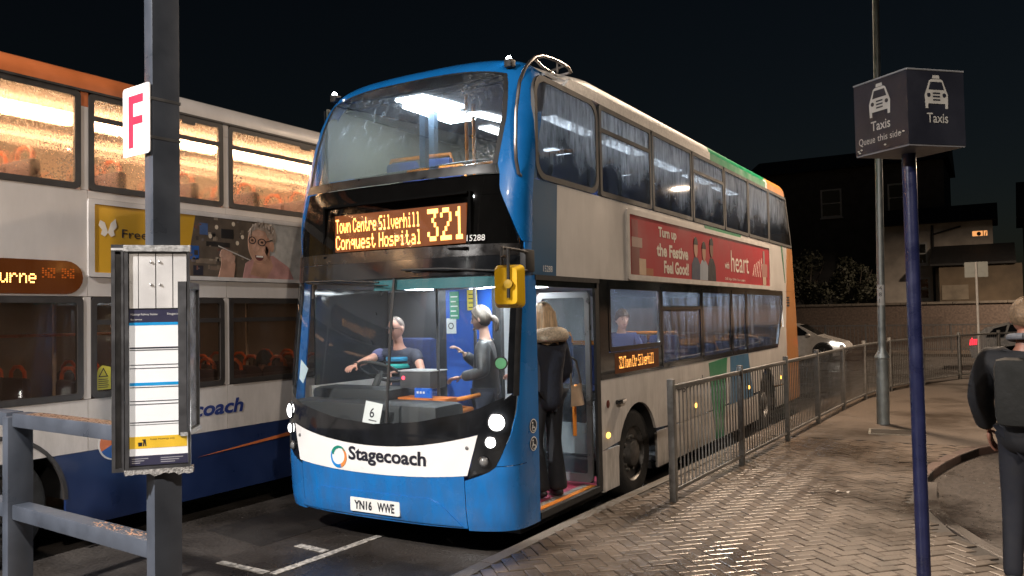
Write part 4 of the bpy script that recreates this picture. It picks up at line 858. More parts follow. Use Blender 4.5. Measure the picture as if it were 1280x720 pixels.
lp([(-1.42, .866), (6.4, .866), (6.4, .22), (-1.32, .22)]+[p for p in reversed(al) if .22 < p[1] < .866 and p[0] > -1.92], 'skirt', NAVY)
MB().lathe([(.585, -.02), (.62, .004), (.585, .006)], (LX, -1.92, .48), axis='x', n=24, a0=0, a1=math.pi).build('arch_trim', LFRAME, bl)
wheel(LX-.20, -1.92, .48, .48, bl)
b = MB(); b.lathe([(.6, -.5), (.6, -.002)], (LX, -1.92, .48), axis='x', n=16, a0=0, a1=math.pi); b.box((LX-.52, -2.55, .2), (LX-.5, -1.3, 1.1)); b.build('wheel_arch', RUBBER, bl)
lp([(.05, .63), (1.3, .685), (2.6, .86), (1.3, .725)], 'orange_swoosh', LORANGE, .002, .003)
for y0, y1 in UWY: window(y0, y1, 3.2, 4.085, LUP, 3.86 if y0 > -1.5 else None, fr=.055, r=.05, X=LX, par=bl, fm=LFRAME)
for y0, y1 in LWY: window(y0, y1, 1.33, 2.24, LLOW, 2.01 if y0 > -1.5 else None, fr=.055, r=.05, X=LX, par=bl, fm=LFRAME)
for y in (-.72, .9):  # hopper catches
    MB().box((LX-.01, y+.6, 4.0), (LX+.008, y+.75, 4.03)).build('hopper_catch', LFRAME, bl)
# side destination display
ov = [(-3.2, 2.262), (-1.32, 2.262)]+[(-1.32+.155*math.cos(t), 2.407+.145*math.sin(t)) for t in [-math.pi/2+i*math.pi/10 for i in range(1, 10)]]+[(-1.32, 2.552), (-3.2, 2.552)]
sdp = lp(ov, 'side_display', mat('left_led_board', (.03, .012, .006), .15, emit=(1, .22, .02), es=.05, coat=.5), .002, .008)  # board given a weak orange emission as the letters' glow
ledtext('99 Eastbourne', lambda a, c: (LX+.011, a, c), -2.525, 2.352, .0128, .0165, emat('led_amber_left', (1, .45, .12), 5), sdp)
for y in (-1.47, -1.30):  # dim orange reflection on the display, put in as glowing dots
    b = MB()
    for i in range(5):
        for j in range(5):
            if (i*3+j*7+int(y*100)) % 4: b.add([(LX+.0105, y-.06+.024*i, 2.40+.018*j), (LX+.0105, y-.06+.024*i+.016, 2.40+.018*j), (LX+.0105, y-.06+.024*i+.016, 2.412+.018*j), (LX+.0105, y-.06+.024*i, 2.412+.018*j)], [(0, 1, 2, 3)])
    tag(b.build('orange_reflection_patch', emat('reflection_orange', (1, .2, .03), .35), sdp, smooth=False), kind='stuff')
# advert
YLW = mat('advert_yellow', (.62, .34, .025), .4, 0, .08, 2)
lad = lp(rect(-1.09, 1.75, 2.44, 3.10), 'advert_panel', YLW, .002, .008)
MB().ring(rrect(-1.12, 1.78, 2.42, 3.125, .02, 2), rrect(-1.06, 1.72, 2.46, 3.08, .01, 2), NS(LX), 0, .016).build('advert_frame', mat('left_frame', (.55, .52, .5), .4), lad)
XL = LX+.010
text('FreeStyle', side(XL, -.79, 2.765), INK, lad, w=.56, h=.108, name='advert_lettering'); text('Libre', side(XL, -.79, 2.60), INK, lad, w=.40, h=.13, bold=.03, name='advert_lettering')
for s in (-1, 1):  # butterfly
    MB().prism([(-.93, 2.83), (-.93+s*.03, 2.92), (-.93+s*.075, 2.95+.01*s), (-.93+s*.09, 2.89), (-.93+s*.055, 2.85), (-.93+s*.07, 2.81), (-.93+s*.03, 2.79)], NS(XL), 0, .001).build('butterfly_wing', mat('print_white', (.75, .68, .6), .6), lad)
def lprint(poly, name, col, lvl, par): return MB().prism(poly, NS(XL), 0, .0008*lvl).build(name, mat('print_%s_%d' % (name, len(MATS)), col, .5, 0, .25, 9), par)
def ell(cy, cz, ry, rz, n=18, a0=0, a1=2*math.pi, tilt=0.):
    out = []
    for i in range(n):
        t = a0+(a1-a0)*i/(n-1 if a1-a0 < 6.2 else n); a, c = ry*math.cos(t), rz*math.sin(t); out.append((cy+a*math.cos(tilt)-c*math.sin(tilt), cz+a*math.sin(tilt)+c*math.cos(tilt)))
    return out
ph = lprint([(-.10, 2.46), (1.72, 2.46), (1.72, 3.08), (.02, 3.08)], 'photo_background', (.10, .075, .055), 1, lad)
lprint([(.98, 2.46), (1.72, 2.46), (1.72, 3.08), (.90, 3.08), (1.0, 2.8)], 'photo_wall', (.42, .40, .37), 2, ph)
for k, (y, z, w_, h_, c) in enumerate(((.12, 2.95, .10, .12, (.07, .12, .26)), (.0, 2.70, .12, .14, (.02, .09, .32)), (.42, 2.92, .16, .10, (.015, .014, .014)), (.30, 2.80, .30, .05, (.02, .017, .015)), (.45, 2.72, .22, .05, (.18, .13, .09)), (.15, 2.62, .25, .05, (.2, .15, .11)), (.35, 2.55, .3, .04, (.16, .11, .08)), (.05, 2.52, .12, .1, (.02, .02, .03)))):
    lprint(rect(y-w_/2, y+w_/2, z-h_/2, z+h_/2), 'photo_shelf', c, 2, ph)
for y, z in ((.28, 2.98), (.5, 3.03), (.62, 2.9), (.2, 2.88), (.55, 2.83)): lprint(ell(y, z, .022, .024, 10), 'photo_light', (.6, .5, .38), 3, ph)
lprint([(.62, 2.46), (.66, 2.62), (.80, 2.70), (1.05, 2.72), (1.28, 2.6), (1.36, 2.46)], 'photo_blouse', (.42, .22, .2), 4, ph)
lprint([(.72, 2.50), (.78, 2.66), (1.0, 2.72), (1.05, 2.6), (.95, 2.46)], 'photo_neck', (.40, .22, .15), 5, ph)
lprint(ell(.90, 2.93, .20, .16, 20, tilt=.1), 'photo_hair', (.34, .27, .22), 5, ph)
fc = lprint(ell(.84, 2.83, .145, .215, 24, tilt=.12), 'photo_face', (.50, .29, .20), 6, ph)
lprint([(.69, 2.96), (.80, 3.06), (1.0, 3.04), (1.06, 2.88), (1.0, 2.9), (.95, 2.98), (.82, 3.0)], 'photo_fringe', (.40, .31, .25), 7, ph)
lprint(ell(1.03, 2.82, .035, .06, 12), 'photo_ear', (.45, .25, .17), 7, ph)
for cy, cz, w_ in ((.75, 2.875, .052), (.885, 2.86, .06)):
    o = ell(cy, cz, w_, .042, 16); i_ = ell(cy, cz, w_*.78, .032, 16)
    MB().ring(o, i_, NS(XL), 0, .0062).build('photo_glasses', INK, ph); lprint(ell(cy, cz, .018, .014, 8), 'photo_eye', (.05, .03, .02), 8, ph)
lprint([(.94, 2.87), (1.04, 2.90), (1.04, 2.89), (.94, 2.86)], 'photo_glasses_arm', (.01, .01, .01), 8, ph)
lprint([(.80, 2.86), (.77, 2.77), (.80, 2.755), (.83, 2.77)], 'photo_nose', (.56, .33, .24), 8, ph)
lprint(ell(.85, 2.70, .06, .045, 12, math.pi, 2*math.pi)+[(.91, 2.71), (.79, 2.715)], 'photo_mouth', (.12, .03, .03), 8, ph); lprint(rect(.805, .9, 2.692, 2.71), 'photo_teeth', (.7, .66, .6), 9, ph)
hnd = lprint([(.30, 2.46), (.34, 2.60), (.33, 2.70), (.40, 2.76), (.48, 2.72), (.52, 2.60), (.50, 2.46)], 'photo_hand', (.44, .25, .18), 6, ph)
random.seed(21)
for k in range(26):   # short grey hair, strand by strand
    a_ = math.radians(random.uniform(20, 165)); y0_, z0_ = .885+.165*math.cos(a_), 2.93+.125*math.sin(a_); L_s = random.uniform(.05, .10); dy_ = random.uniform(-.05, .05)
    lprint([(y0_-.007, z0_-L_s*.5), (y0_+.007, z0_-L_s*.5), (y0_+dy_+.004, z0_+L_s*.5), (y0_+dy_-.004, z0_+L_s*.5)], 'photo_strand', [(.50, .42, .36), (.28, .21, .16), (.40, .33, .27)][k % 3], 7.5, ph)
for y_, z_, ry_, rz_, c_ in ((.80, 2.80, .05, .035, (.60, .36, .26)), (.935, 2.77, .045, .05, (.56, .32, .23)), (.97, 2.80, .035, .12, (.40, .21, .14)), (.86, 2.645, .075, .02, (.40, .22, .15)), (.83, 2.955, .09, .03, (.56, .34, .25))): lprint(ell(y_, z_, ry_, rz_, 14), 'photo_shade', c_, 6.8, ph)
for k in range(5): lprint(ell(.93+.01*k, 2.76-.012*k, .005, .05, 8, tilt=.5), 'photo_crease', (.36, .19, .13), 7.2, ph)
for k in range(40):
    y_, z_ = random.uniform(-.05, .68), random.uniform(2.48, 3.06); w_ = random.uniform(.015, .05); h_ = random.uniform(.012, .05); t_ = random.random()
    lprint(rect(y_, y_+w_, z_, z_+h_), 'photo_shelf', [(.20, .15, .11), (.05, .04, .035), (.30, .24, .18), (.12, .10, .10), (.16, .07, .05)][k % 5], 2.5, ph)
for k in range(4): lprint(ell(.35+.045*k, 2.71-.02*k, .028, .05, 10, tilt=-.4), 'photo_finger', (.50, .30, .22), 7, ph)
lprint([(.30, 2.79), (.72, 2.66), (.72, 2.65), (.30, 2.78)], 'photo_fork', (.5, .48, .45), 8, ph)
for z in (2.42, 3.125): lp(rect(-1.1, 1.8, z-.004, z+.004), 'panel_seam', LFRAME, .001, .0015)
# fleet name, emblem, door sticker, yellow notice
text('Stagecoach', side(LX+.003, -.60, .985), mat('print_navy', (.012, .03, .16), .5), bl, w=1.22, h=.20, shear=.2, bold=.03, name='fleet_name')
em = lp(ell(-.86, .905, .165, .155, 28), 'round_emblem', mat('emblem_white', (.55, .55, .55), .4), .001, .003)
lp(ell(-.86, .905, .150, .14, 28, .5, 3.6), 'emblem_orange', LORANGE, .0, .0045, em); lp(ell(-.86, .905, .150, .14, 28, 3.6, 6.78), 'emblem_blue', mat('emblem_blue', (.02, .09, .3), .4), .0, .0045, em)
ns_ = MB().prism([(-1.04, 1.40), (-.90, 1.40), (-.90, 1.60), (-.98, 1.62), (-1.02, 1.59), (-1.04, 1.52)], NS(LX), -.002, .0).build('window_notice', mat('notice_lime', (.55, .50, .06), .6, emit=(.5, .45, .05), es=.02), bl)
MB().ring([(-1.02, 1.515), (-.925, 1.515), (-.972, 1.60)], [(-1.005, 1.523), (-.94, 1.523), (-.972, 1.583)], NS(LX), .0005, .001).build('notice_triangle', INK, ns_)
for k in range(5): lp(rect(-1.02, -.93+.01*(k % 2), 1.49-.018*k, 1.496-.018*k), 'notice_line', INK, .0, .001, ns_)
# interior
LS = emat('warm_strip', (1.0, .72, .46), 75); LFILL = emat('warm_fill_strip', (1.0, .62, .36), 9)
WARM = mat('warm_lining', (.24, .20, .165), .6, 0, .1, 5)
MB().box((LX-2.5, -4.5, .3), (LX-.05, 6.4, .36)).build('lower_floor', DGREY, bl); MB().box((LX-2.48, -4.5, 2.25), (LX-.04, 6.35, 2.45)).build('upper_floor', WARM, bl)
MB().box((LX-2.5, -4.5, .3), (LX-2.46, 6.4, 4.08)).build('offside_wall', WARM, bl); MB().box((LX-2.48, 6.36, .3), (LX-.04, 6.4, 4.08)).build('rear_wall', LWHITE, bl); MB().box((LX-2.48, -4.58, .3), (LX-.02, -4.5, 4.08)).build('front_wall', LWHITE, bl)
MB().box((LX-2.46, -4.5, 4.06), (LX-.04, 6.35, 4.08)).build('upper_ceiling', WARM, bl)
for k in range(6):
    MB().box((LX-.66, -4.2+1.72*k, 3.93), (LX-.52, -2.56+1.72*k, 4.0), None, .02).build('ceiling_light', LS, bl)
MB().box((LX-2.0, -4.2, 4.03), (LX-1.9, 6.0, 4.055)).build('ceiling_light', LFILL, bl)  # second strip on the offside, added as fill for the upper deck
for k in range(6): MB().box((LX-1.3, -4.0+1.7*k, 2.225), (LX-1.15, -3.0+1.7*k, 2.248)).build('ceiling_light', emat('warm_strip_low', (1.0, .62, .36), 5), bl)
SEATL = mat('seat_maroon', (.06, .035, .045), .85, 0, .3, 25)
def seat_mesh2():
    b = MB(); b.box((-.43, -.20, .40), (.43, .24, .50), None, .04)
    for x in (-.22, .22): b.box((x-.2, .20, .45), (x+.2, .31, 1.0), None, .05)
    b.cur = 1; b.box((-.40, .05, 0), (-.34, .2, .42)); b.box((.34, .05, 0), (.40, .2, .42))
    b.cur = 2
    for x in (-.22, .22): b.tube([(x-.14, .27, .95), (x-.12, .27, 1.06), (x-.05, .27, 1.11), (x+.05, .27, 1.11), (x+.12, .27, 1.06), (x+.14, .27, .95)], .02)
    return b.mesh('seat', [SEATL, DGREY, mat('handle_orange', (.8, .16, .04), .35)])
SML = seat_mesh2()
for y in (-1.1, -.3, .5, 1.15, 1.75, 2.6):
    for x in (-.55, -1.9): put('seat', SML, bl, (LX+x, y, .46))
for k in range(9):
    for x in (-.55, -1.9): put('seat', SML, bl, (LX+x, -3.4+.82*k, 2.45))
for y in (-.9, 1.47): MB().tube([(LX-.9, y, .36), (LX-.9, y, 2.25)], .018).build('grab_pole', mat('pole_cream', (.55, .45, .33), .4), bl)
MB().tube([(LX-.7, -1.6, 1.90), (LX-.7, .35, 1.895)], .014).build('hand_rail', mat('left_rail_orange', (.75, .2, .05), .3), bl)  # rail in plain orange paint
# ---------------------------------------------------------------- guardrail
GALV = mat('galvanised_dull', (.20, .195, .185), .5, .55, .3, 14, .3, 90)
fence = empty('pedestrian_guardrail', (0, 0, 0), 0, 'long grey galvanised guardrail with vertical bars along the pavement beside the blue bus', 'guardrail')
FP = [(1.97, 2.02), (2.045, 4.15), (2.12, 6.2), (2.18, 8.1), (2.25, 10.1), (2.36, 12.0), (2.62, 13.9), (3.12, 15.7), (3.80, 17.6), (4.65, 19.4), (5.9, 20.9), (7.6, 22)]
ZF = .2
pm_ = MB().box((-.032, -.032, 0), (.032, .032, 1.16), None, .008).mesh('post', GALV)
barm = MB().tube([(0, 0, .115), (0, 0, 1.06)], .0075, 6, False).mesh('bar', GALV)
for i, (x, y) in enumerate(FP): 
    d = Vector(FP[min(i+1, len(FP)-1)])-Vector(FP[max(i-1, 0)]); put('post', pm_, fence, (x, y, ZF), (0, 0, math.atan2(d.y, d.x)))
for (p, q) in zip(FP, FP[1:]):
    p, q = Vector(p), Vector(q); d = (q-p); L = d.length; d.normalize(); a = math.atan2(d.y, d.x)
    M4 = Matrix.Translation((p.x, p.y, ZF)) @ Matrix.Rotation(a, 4, 'Z')
    MB().box((.033, -.022, 1.055), (L-.033, .022, 1.10), M4, .006).build('top_rail', GALV, fence); MB().box((.033, -.016, .09), (L-.033, .016, .125), M4, .005).build('bottom_rail', GALV, fence)
    n = int((L-.1)/.098)
    for k in range(n):
        if p.y > 18: continue
        t = .05+(L-.1)*(k+.5)/n; c = p+d*t; put('bar', barm, fence, (c.x, c.y, ZF))
# ---------------------------------------------------------------- post-and-rail barrier, stop flag and timetable cases on the left
STEEL = mat('painted_steel_blue', (.058, .068, .088), .36, 0, .22, 5, .06, 70, coat=.2)
bar_ = empty('barrier_rail', (-.1, -2.5, .2), 0, 'dark blue-grey steel post and two-rail barrier at the front left', 'barrier')
RD = Vector((-.9962, .0872, 0)); RN = Vector((-.0872, -.9962, 0)); P0 = Vector((.79, -2.617, 0))
def rbox(name, m, t0, t1, n0, n1, z0, z1, par, bev=.008, org=P0):
    M4 = Matrix(((RD.x, RN.x, 0, org.x), (RD.y, RN.y, 0, org.y), (0, 0, 1, 0), (0, 0, 0, 1)))
    b = MB(); b.box((t0, n0, z0), (t1, n1, z1), M4, bev); o = b.build(name, m, None)
    o.parent = par; o.matrix_parent_inverse = par.matrix_basis.inverted(); return o
rbox('post', STEEL, 1.68, 1.76, -.08, .08, .2, 1.40, bar_)
rbox('post', STEEL, 2.28, 2.36, -.08, .08, .2, 1.40, bar_)
for z0, z1 in ((1.335, 1.425), (.735, .830)):
    rbox('rail', STEEL, .042, 1.678, -.055, .055, z0, z1, bar_); rbox('rail', STEEL, 1.762, 2.278, -.055, .055, z0, z1, bar_)
rbox('rail_cap_wear', mat('wet_rust', (.16, .10, .07), .3, 0, .5, 40, .6, 90), .3, 1.5, -.045, .045, 1.424, 1.428, bar_, 0)
random.seed(3)
b = MB()
for k in range(60): t_ = random.uniform(.1, .75); b.ball((P0.x+RD.x*t_, P0.y+RD.y*t_+random.uniform(-.035, .035), .830), (random.uniform(.003, .012), random.uniform(.003, .010), .0025), 6, 4)
o = b.build('rust_flakes', mat('rust_flake', (.28, .15, .09), .6), bar_); o.matrix_parent_inverse = bar_.matrix_basis.inverted(); tag(o, kind='stuff')
stop = empty('bus_stop_post', (P0.x, P0.y, .2), 0, 'square blue-grey steel post carrying the white F stand sign', 'post')
rbox('post', STEEL, -.04, .04, -.08, .08, .2, 6.0, stop, .006)
for z in (2.99, 3.20): rbox('clamp_band', mat('band_steel', (.3, .3, .31), .35, .8), -.044, .044, -.084, .092, z-.008, z+.008, stop, 0)
fs_ = empty('stand_sign', (P0.x, P0.y, 2.9), 0, 'white stand sign with a red letter F fixed to the post', 'sign')
def fpt(a, c, d): 
    q = P0+RD*(-.045+a)+RN*(.094+d); return (q.x-P0.x, q.y-P0.y, c-2.9)
MB().prism(rrect(0, .265, 2.905, 3.285, .018), fpt, 0, .006).build('plate', mat('sign_white', (.86, .85, .84), .4, 0, .03), fs_)
RED = mat('sign_red', (.62, .018, .07), .4)
for poly in ([(.206, 2.950), (.160, 2.950), (.160, 3.235), (.206, 3.235)], [(.159, 3.190), (.062, 3.190), (.062, 3.235), (.159, 3.235)], [(.159, 3.075), (.068, 3.075), (.068, 3.118), (.159, 3.118)]):
    MB().prism(poly, fpt, .006, .0075).build('letter_stroke', RED, fs_)
# timetable cases round the post
CASE = mat('case_frame', (.045, .045, .048), .4, .2, .3, 12); PANEL = mat('case_panel', (.80, .79, .79), .35, .2, .08, 8)
TTP = mat('timetable_print', (.86, .86, .86), .35, 0, .02, emit=(.9, .93, 1), es=.22)  # sheets given a glow of their own to whiten lamplit paper
def tcase(lab, org, dr, w, z0, z1, side_=False):
    d = Vector((*dr, 0)).normalized(); nn = Vector((d.y, -d.x, 0))
    c = empty('timetable_case', (org[0], org[1], z0), 0, lab, 'timetable case')
    f = lambda a, e, q: (d.x*a+nn.x*q, d.y*a+nn.y*q, e-z0)
    MB().prism([(0, z0), (w, z0), (w, z1), (0, z1)], f, -.03, -.01).build('back_box', CASE, c)
    MB().ring([(0, z0), (w, z0), (w, z1), (0, z1)], [(.018, z0+.02), (w-.012, z0+.02), (w-.012, z1-.035), (.018, z1-.035)], f, -.01, .012).build('frame', CASE, c)
    return c, f
DA = (.674, .739)
tc_, f = tcase('narrow upright timetable case with white sheets on the post, facing the viewer', (.742, -2.812), DA, .318, 1.225, 2.405)
b = MB(); b.prism([(-.004, 2.375), (.322, 2.375), (.322, 2.408), (-.004, 2.408)], f, -.055, .016); b.build('top_cap', mat('cap_alloy', (.30, .30, .30), .45, .3, .4, 50, .3, 120), tc_)
random.seed(5); edge = [(-.006, 1.232)]+[(.33*i/14, 1.205+random.uniform(-.012, .006)) for i in range(15)]+[(.33, 1.232)]
MB().prism(edge, f, -.05, .014).build('bottom_sill', mat('sill_worn', (.25, .24, .23), .6, .1, .6, 60, .8, 120), tc_)
for a0, a1 in ((.022, .064), (.068, .148), (.153, .232), (.237, .302)): MB().prism([(a0, 2.075), (a1, 2.075), (a1, 2.368), (a0, 2.368)], f, -.008, .0).build('header_slat', PANEL, tc_)
for a_, z in ((.128, 2.32), (.17, 2.32), (.128, 2.20), (.172, 2.20)):
    q = f(a_, z, .002); MB().ball(q, .0075, 10, 6).build('rivet', mat('rivet', (.55, .55, .55), .3, .6), tc_)
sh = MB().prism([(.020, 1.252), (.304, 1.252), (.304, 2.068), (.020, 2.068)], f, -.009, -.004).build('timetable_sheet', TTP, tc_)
DB = mat('tt_darkblue', (.035, .035, .075), .4); CY = mat('tt_cyan', (.01, .32, .72), .4, emit=(.01, .3, .7), es=.1); TY = mat('tt_yellow', (.8, .5, .04), .4, emit=(.9, .6, .05), es=.15)  # cyan and yellow print glows a little, like the sheet under it
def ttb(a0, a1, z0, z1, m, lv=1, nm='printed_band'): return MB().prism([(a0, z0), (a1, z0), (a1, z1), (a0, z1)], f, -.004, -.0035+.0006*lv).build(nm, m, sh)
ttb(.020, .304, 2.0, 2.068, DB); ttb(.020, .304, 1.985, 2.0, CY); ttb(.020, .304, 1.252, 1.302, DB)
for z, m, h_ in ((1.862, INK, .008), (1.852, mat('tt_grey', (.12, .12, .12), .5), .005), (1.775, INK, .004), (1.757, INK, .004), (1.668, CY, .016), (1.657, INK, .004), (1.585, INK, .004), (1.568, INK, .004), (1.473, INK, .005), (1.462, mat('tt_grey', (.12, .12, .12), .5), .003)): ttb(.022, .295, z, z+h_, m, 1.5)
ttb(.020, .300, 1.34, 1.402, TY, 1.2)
fl = lambda a0, z0: (lambda a, e: f(a0+a, z0+e, -.0020))
text('Hastings Railway Station', fl(.028, 2.035), PAPER, sh, w=.13, h=.014, name='printed_heading'); text('Bus services', fl(.028, 2.012), PAPER, sh, w=.055, h=.009, name='printed_heading'); text('Stagecoach', fl(.205, 2.036), PAPER, sh, w=.085, h=.014, name='printed_heading')
text('Keep Hastings tidy', fl(.12, 1.38), INK, sh, w=.12, h=.011, name='printed_heading')
b = MB(); zz = -.0022; b.prism([(.062, 1.352), (.08, 1.352), (.082, 1.372), (.060, 1.372)], f, zz, zz+.0003); b.prism([(.084, 1.352), (.09, 1.352), (.093, 1.372), (.096, 1.352), (.101, 1.352), (.097, 1.388), (.080, 1.386), (.08, 1.382), (.086, 1.381)], f, zz, zz+.0003); b.lathe([(.0005, 0), (.006, 0)], (0, 0, 0), n=8); b.build('litter_symbol', INK, sh)
for k in range(6): ttb(.03+.14*(k % 2), .11+.17*(k % 2)-.02*(k//2), 1.285-.011*(k//2), 1.289-.011*(k//2), mat('tt_pale', (.4, .4, .45), .5), 2, 'printed_line')
MB().prism([(.012, 1.245), (.308, 1.245), (.308, 2.372), (.012, 2.372)], f, .004, .006).build('cover_glass', glassmat('case_glass', (.95, .95, .95), gl=.6), tc_)
DBB = (-.631, .776)
c2, f2 = tcase('second timetable case on the post, seen at a steep angle with reflecting glass', (.945, -2.606), DBB, .30, 1.40, 2.215)
c2.rotation_euler = (0, 0, 0)
MB().prism([(.018, 1.42), (.285, 1.42), (.285, 2.18), (.018, 2.18)], f2, -.008, -.003).build('timetable_sheet', mat('sheet_blue', (.45, .48, .55), .12, 0, .35, 14, .25, 60, coat=1), c2)
MB().prism([(-.002, 1.395), (.302, 1.395), (.302, 1.415), (-.002, 1.415)], f2, -.02, .018).build('bottom_sill', mat('cap_alloy', (.3, .3, .3), .45), c2)
c3, f3 = tcase('third timetable case on the post, showing only its dark edge', (.742-.0425, -2.812-.0465), DA, .059, 1.225, 2.41)
MB().prism([(.0, 2.38), (.058, 2.38), (.058, 2.392), (.0, 2.392)], f3, -.012, .014).build('edge_clip', mat('clip_alloy', (.6, .6, .6), .4, .5), c3)
# ---------------------------------------------------------------- taxi sign on its blue pole
tx = empty('taxi_sign', (4.205, .44, .2), 0, 'dark four-sided taxi rank sign on a thin blue pole', 'sign')
PB = mat('pole_blue', (.010, .013, .048), .32, 0, .25, 8, .15, 80, coat=.3)
MB().lathe([(.043, .0), (.043, 2.83)], (0, 0, 0), n=24).build('pole', PB, tx)
SF = mat('sign_navy', (.012, .013, .020), .38, 0, .25, 3, .1, 40); SW = mat('sign_print', (.30, .29, .27), .5, 0, .12, 12)
F_, L_, R_ = Vector((4.236, .111, 0)), Vector((3.894, .373, 0)), Vector((4.534, .405, 0)); B_ = L_+R_-F_
org = Vector((4.205, .44, 0))
b = MB(); b.prism([tuple((p-org).xy) for p in (F_, R_, B_, L_)], lambda a, c, d: (a, c, d), 2.81, 3.275); box_ = b.build('sign_box', SF, tx, smooth=False)
b = MB()
cs = [(p-org) for p in (F_, R_, B_, L_)]
for p, q in zip(cs, cs[1:]+cs[:1]): b.tube([p+Vector((0, 0, 3.277)), q+Vector((0, 0, 3.277))], .006, 6)
b.build('top_edging', mat('edging', (.35, .36, .38), .35, .5), box_)
MB().prism([tuple((p*.985).xy) for p in cs], lambda a, c, d: (a, c, d), 2.800, 2.8095).build('under_plate', mat('under_grey', (.12, .12, .13), .5), box_)
def taxi_face(p, q, queue):
    d = (q-p).normalized(); nn = Vector((d.y, -d.x, 0)); L = (q-p).length
    fn = lambda a, c, e=0: tuple(p-org+d*a+nn*(.003+e)+Vector((0, 0, 2.81+c)))
    pf = lambda a, c, e: fn(a, c, e)
    cx = L*.5; z0 = .225; s = .19
    ch = lambda pts: [(cx+x*s, z0+z*s) for x, z in pts]
    car = ch([(-.43, 0), (-.33, 0), (-.33, .16), (.33, .16), (.33, 0), (.43, 0), (.45, .45), (.38, .62), (.26, .93), (.18, .97), (-.18, .97), (-.26, .93), (-.38, .62), (-.45, .45)])
    g = MB().prism(car, pf, 0, .001).build('taxi_symbol', SW, box_)
    MB().prism(ch([(-.14, .99), (.14, .99), (.12, 1.10), (-.12, 1.10)]), pf, 0, .001).build('roof_light_symbol', SW, g)
    MB().prism(ch([(-.30, .62), (.30, .62), (.22, .88), (-.22, .88)]), pf, .001, .002).build('window_symbol', SF, g)
    for sx_ in (-1, 1): MB().prism([(cx+s*(sx_*.30+.07*math.cos(t)), z0+s*(.44+.07*math.sin(t))) for t in [i*math.pi/8 for i in range(16)]], pf, .001, .002).build('lamp_symbol', SF, g)
    for k in range(3): MB().prism(ch([(-.14, .26+.11*k), (.14, .26+.11*k), (.14, .31+.11*k), (-.14, .31+.11*k)]), pf, .001, .002).build('grille_symbol', SF, g)
    text('Taxis', lambda a, c: fn(cx-.075+a, .135+c, .001), SW, box_, w=.155, h=.062, bold=.01, name='sign_lettering')
    if queue:
        text('Queue', lambda a, c: fn(.035+a, .05+c, .001), SW, box_, w=.135, h=.055, name='sign_lettering'); text('this', lambda a, c: fn(.19+a, .062+c, .001), SW, box_, w=.08, h=.043, name='sign_lettering'); text('side', lambda a, c: fn(.29+a, .062+c, .001), SW, box_, w=.085, h=.043, name='sign_lettering')
taxi_face(L_, F_, True); taxi_face(F_, R_, False)
b = MB()
for a, c in ((.03, .025), (.055, .03), (.04, .012), (.37, .08), (.395, .085), (.25, .03)):
    d = (F_-L_).normalized(); p = L_-org+d*a+Vector((d.y, -d.x, 0))*.004+Vector((0, 0, 2.81+c)); b.ball(p, (.008, .008, .006), 6, 4)
tag(b.build('lichen_specks', mat('speck', (.35, .34, .31), .8), box_), kind='stuff')
# ---------------------------------------------------------------- small sign seen from behind, far end of the pavement
sp = empty('sign_post', (4.205, 19.2, .2), 0, 'thin white post with a small square sign seen from behind', 'sign')
MB().tube([(0, 0, 0), (0, 0, 2.96)], .03, 10).build('post', mat('post_white', (.62, .60, .57), .4), sp)
MB().prism(rrect(-.27, .27, 2.56, 2.96, .02), lambda a, c, d: (a, d, c), .035, .045).build('plate', mat('plate_back', (.32, .33, .30), .5, .2), sp)
# stickers and band on the lamp column
# ---------------------------------------------------------------- people
def skin_geo(chains, sub=2):
    key = {}; vs = []; rs = []; es = set()
    for ch in chains:
        prev = None
        for x, y, z, r in ch:
            k = (round(x, 4), round(y, 4), round(z, 4))
            if k not in key: key[k] = len(vs); vs.append((x, y, z)); rs.append(r)
            i = key[k]
            if prev is not None and prev != i: es.add((prev, i))
            prev = i
    me = bpy.data.meshes.new('skin_tmp'); me.from_pydata(vs, list(es), []); ob = bpy.data.objects.new('skin_tmp', me); COL.objects.link(ob)
    sm = ob.modifiers.new('skin', 'SKIN'); sm.use_smooth_shade = True; sm.branch_smoothing = .4
    for i, d in enumerate(me.skin_vertices[0].data): d.radius = rs[i] if isinstance(rs[i], tuple) else (rs[i], rs[i]); d.use_root = (i == 0)
    ss = ob.modifiers.new('sub', 'SUBSURF'); ss.levels = sub; ss.render_levels = sub
    dg = bpy.context.evaluated_depsgraph_get(); ev = bpy.data.meshes.new_from_object(ob.evaluated_get(dg))
    out = [tuple(v.co) for v in ev.vertices], [tuple(p.vertices) for p in ev.polygons]
    bpy.data.objects.remove(ob); bpy.data.meshes.remove(me); bpy.data.meshes.remove(ev); return out
def head_pt(d, long=1.):
    """surface of a head (facing -y) in direction d"""
    x, y, z = d; r = [.076, .097, .116]
    p = Vector((x*r[0], y*r[1], z*r[2]))
    if z < 0:
        k = -z; p.x *= 1-.30*k*k; p.y = p.y*(1-.25*k)-.022*k          # jaw narrows and comes forward
    if y < -.5 and -.35 < z < .35: p.y += .010*(1-abs(z)/.35)             # flatter face
    if abs(x) > .25 and abs(x) < .6 and y < -.5 and .0 < z < .22: p.y += .006   # eye sockets
    return p
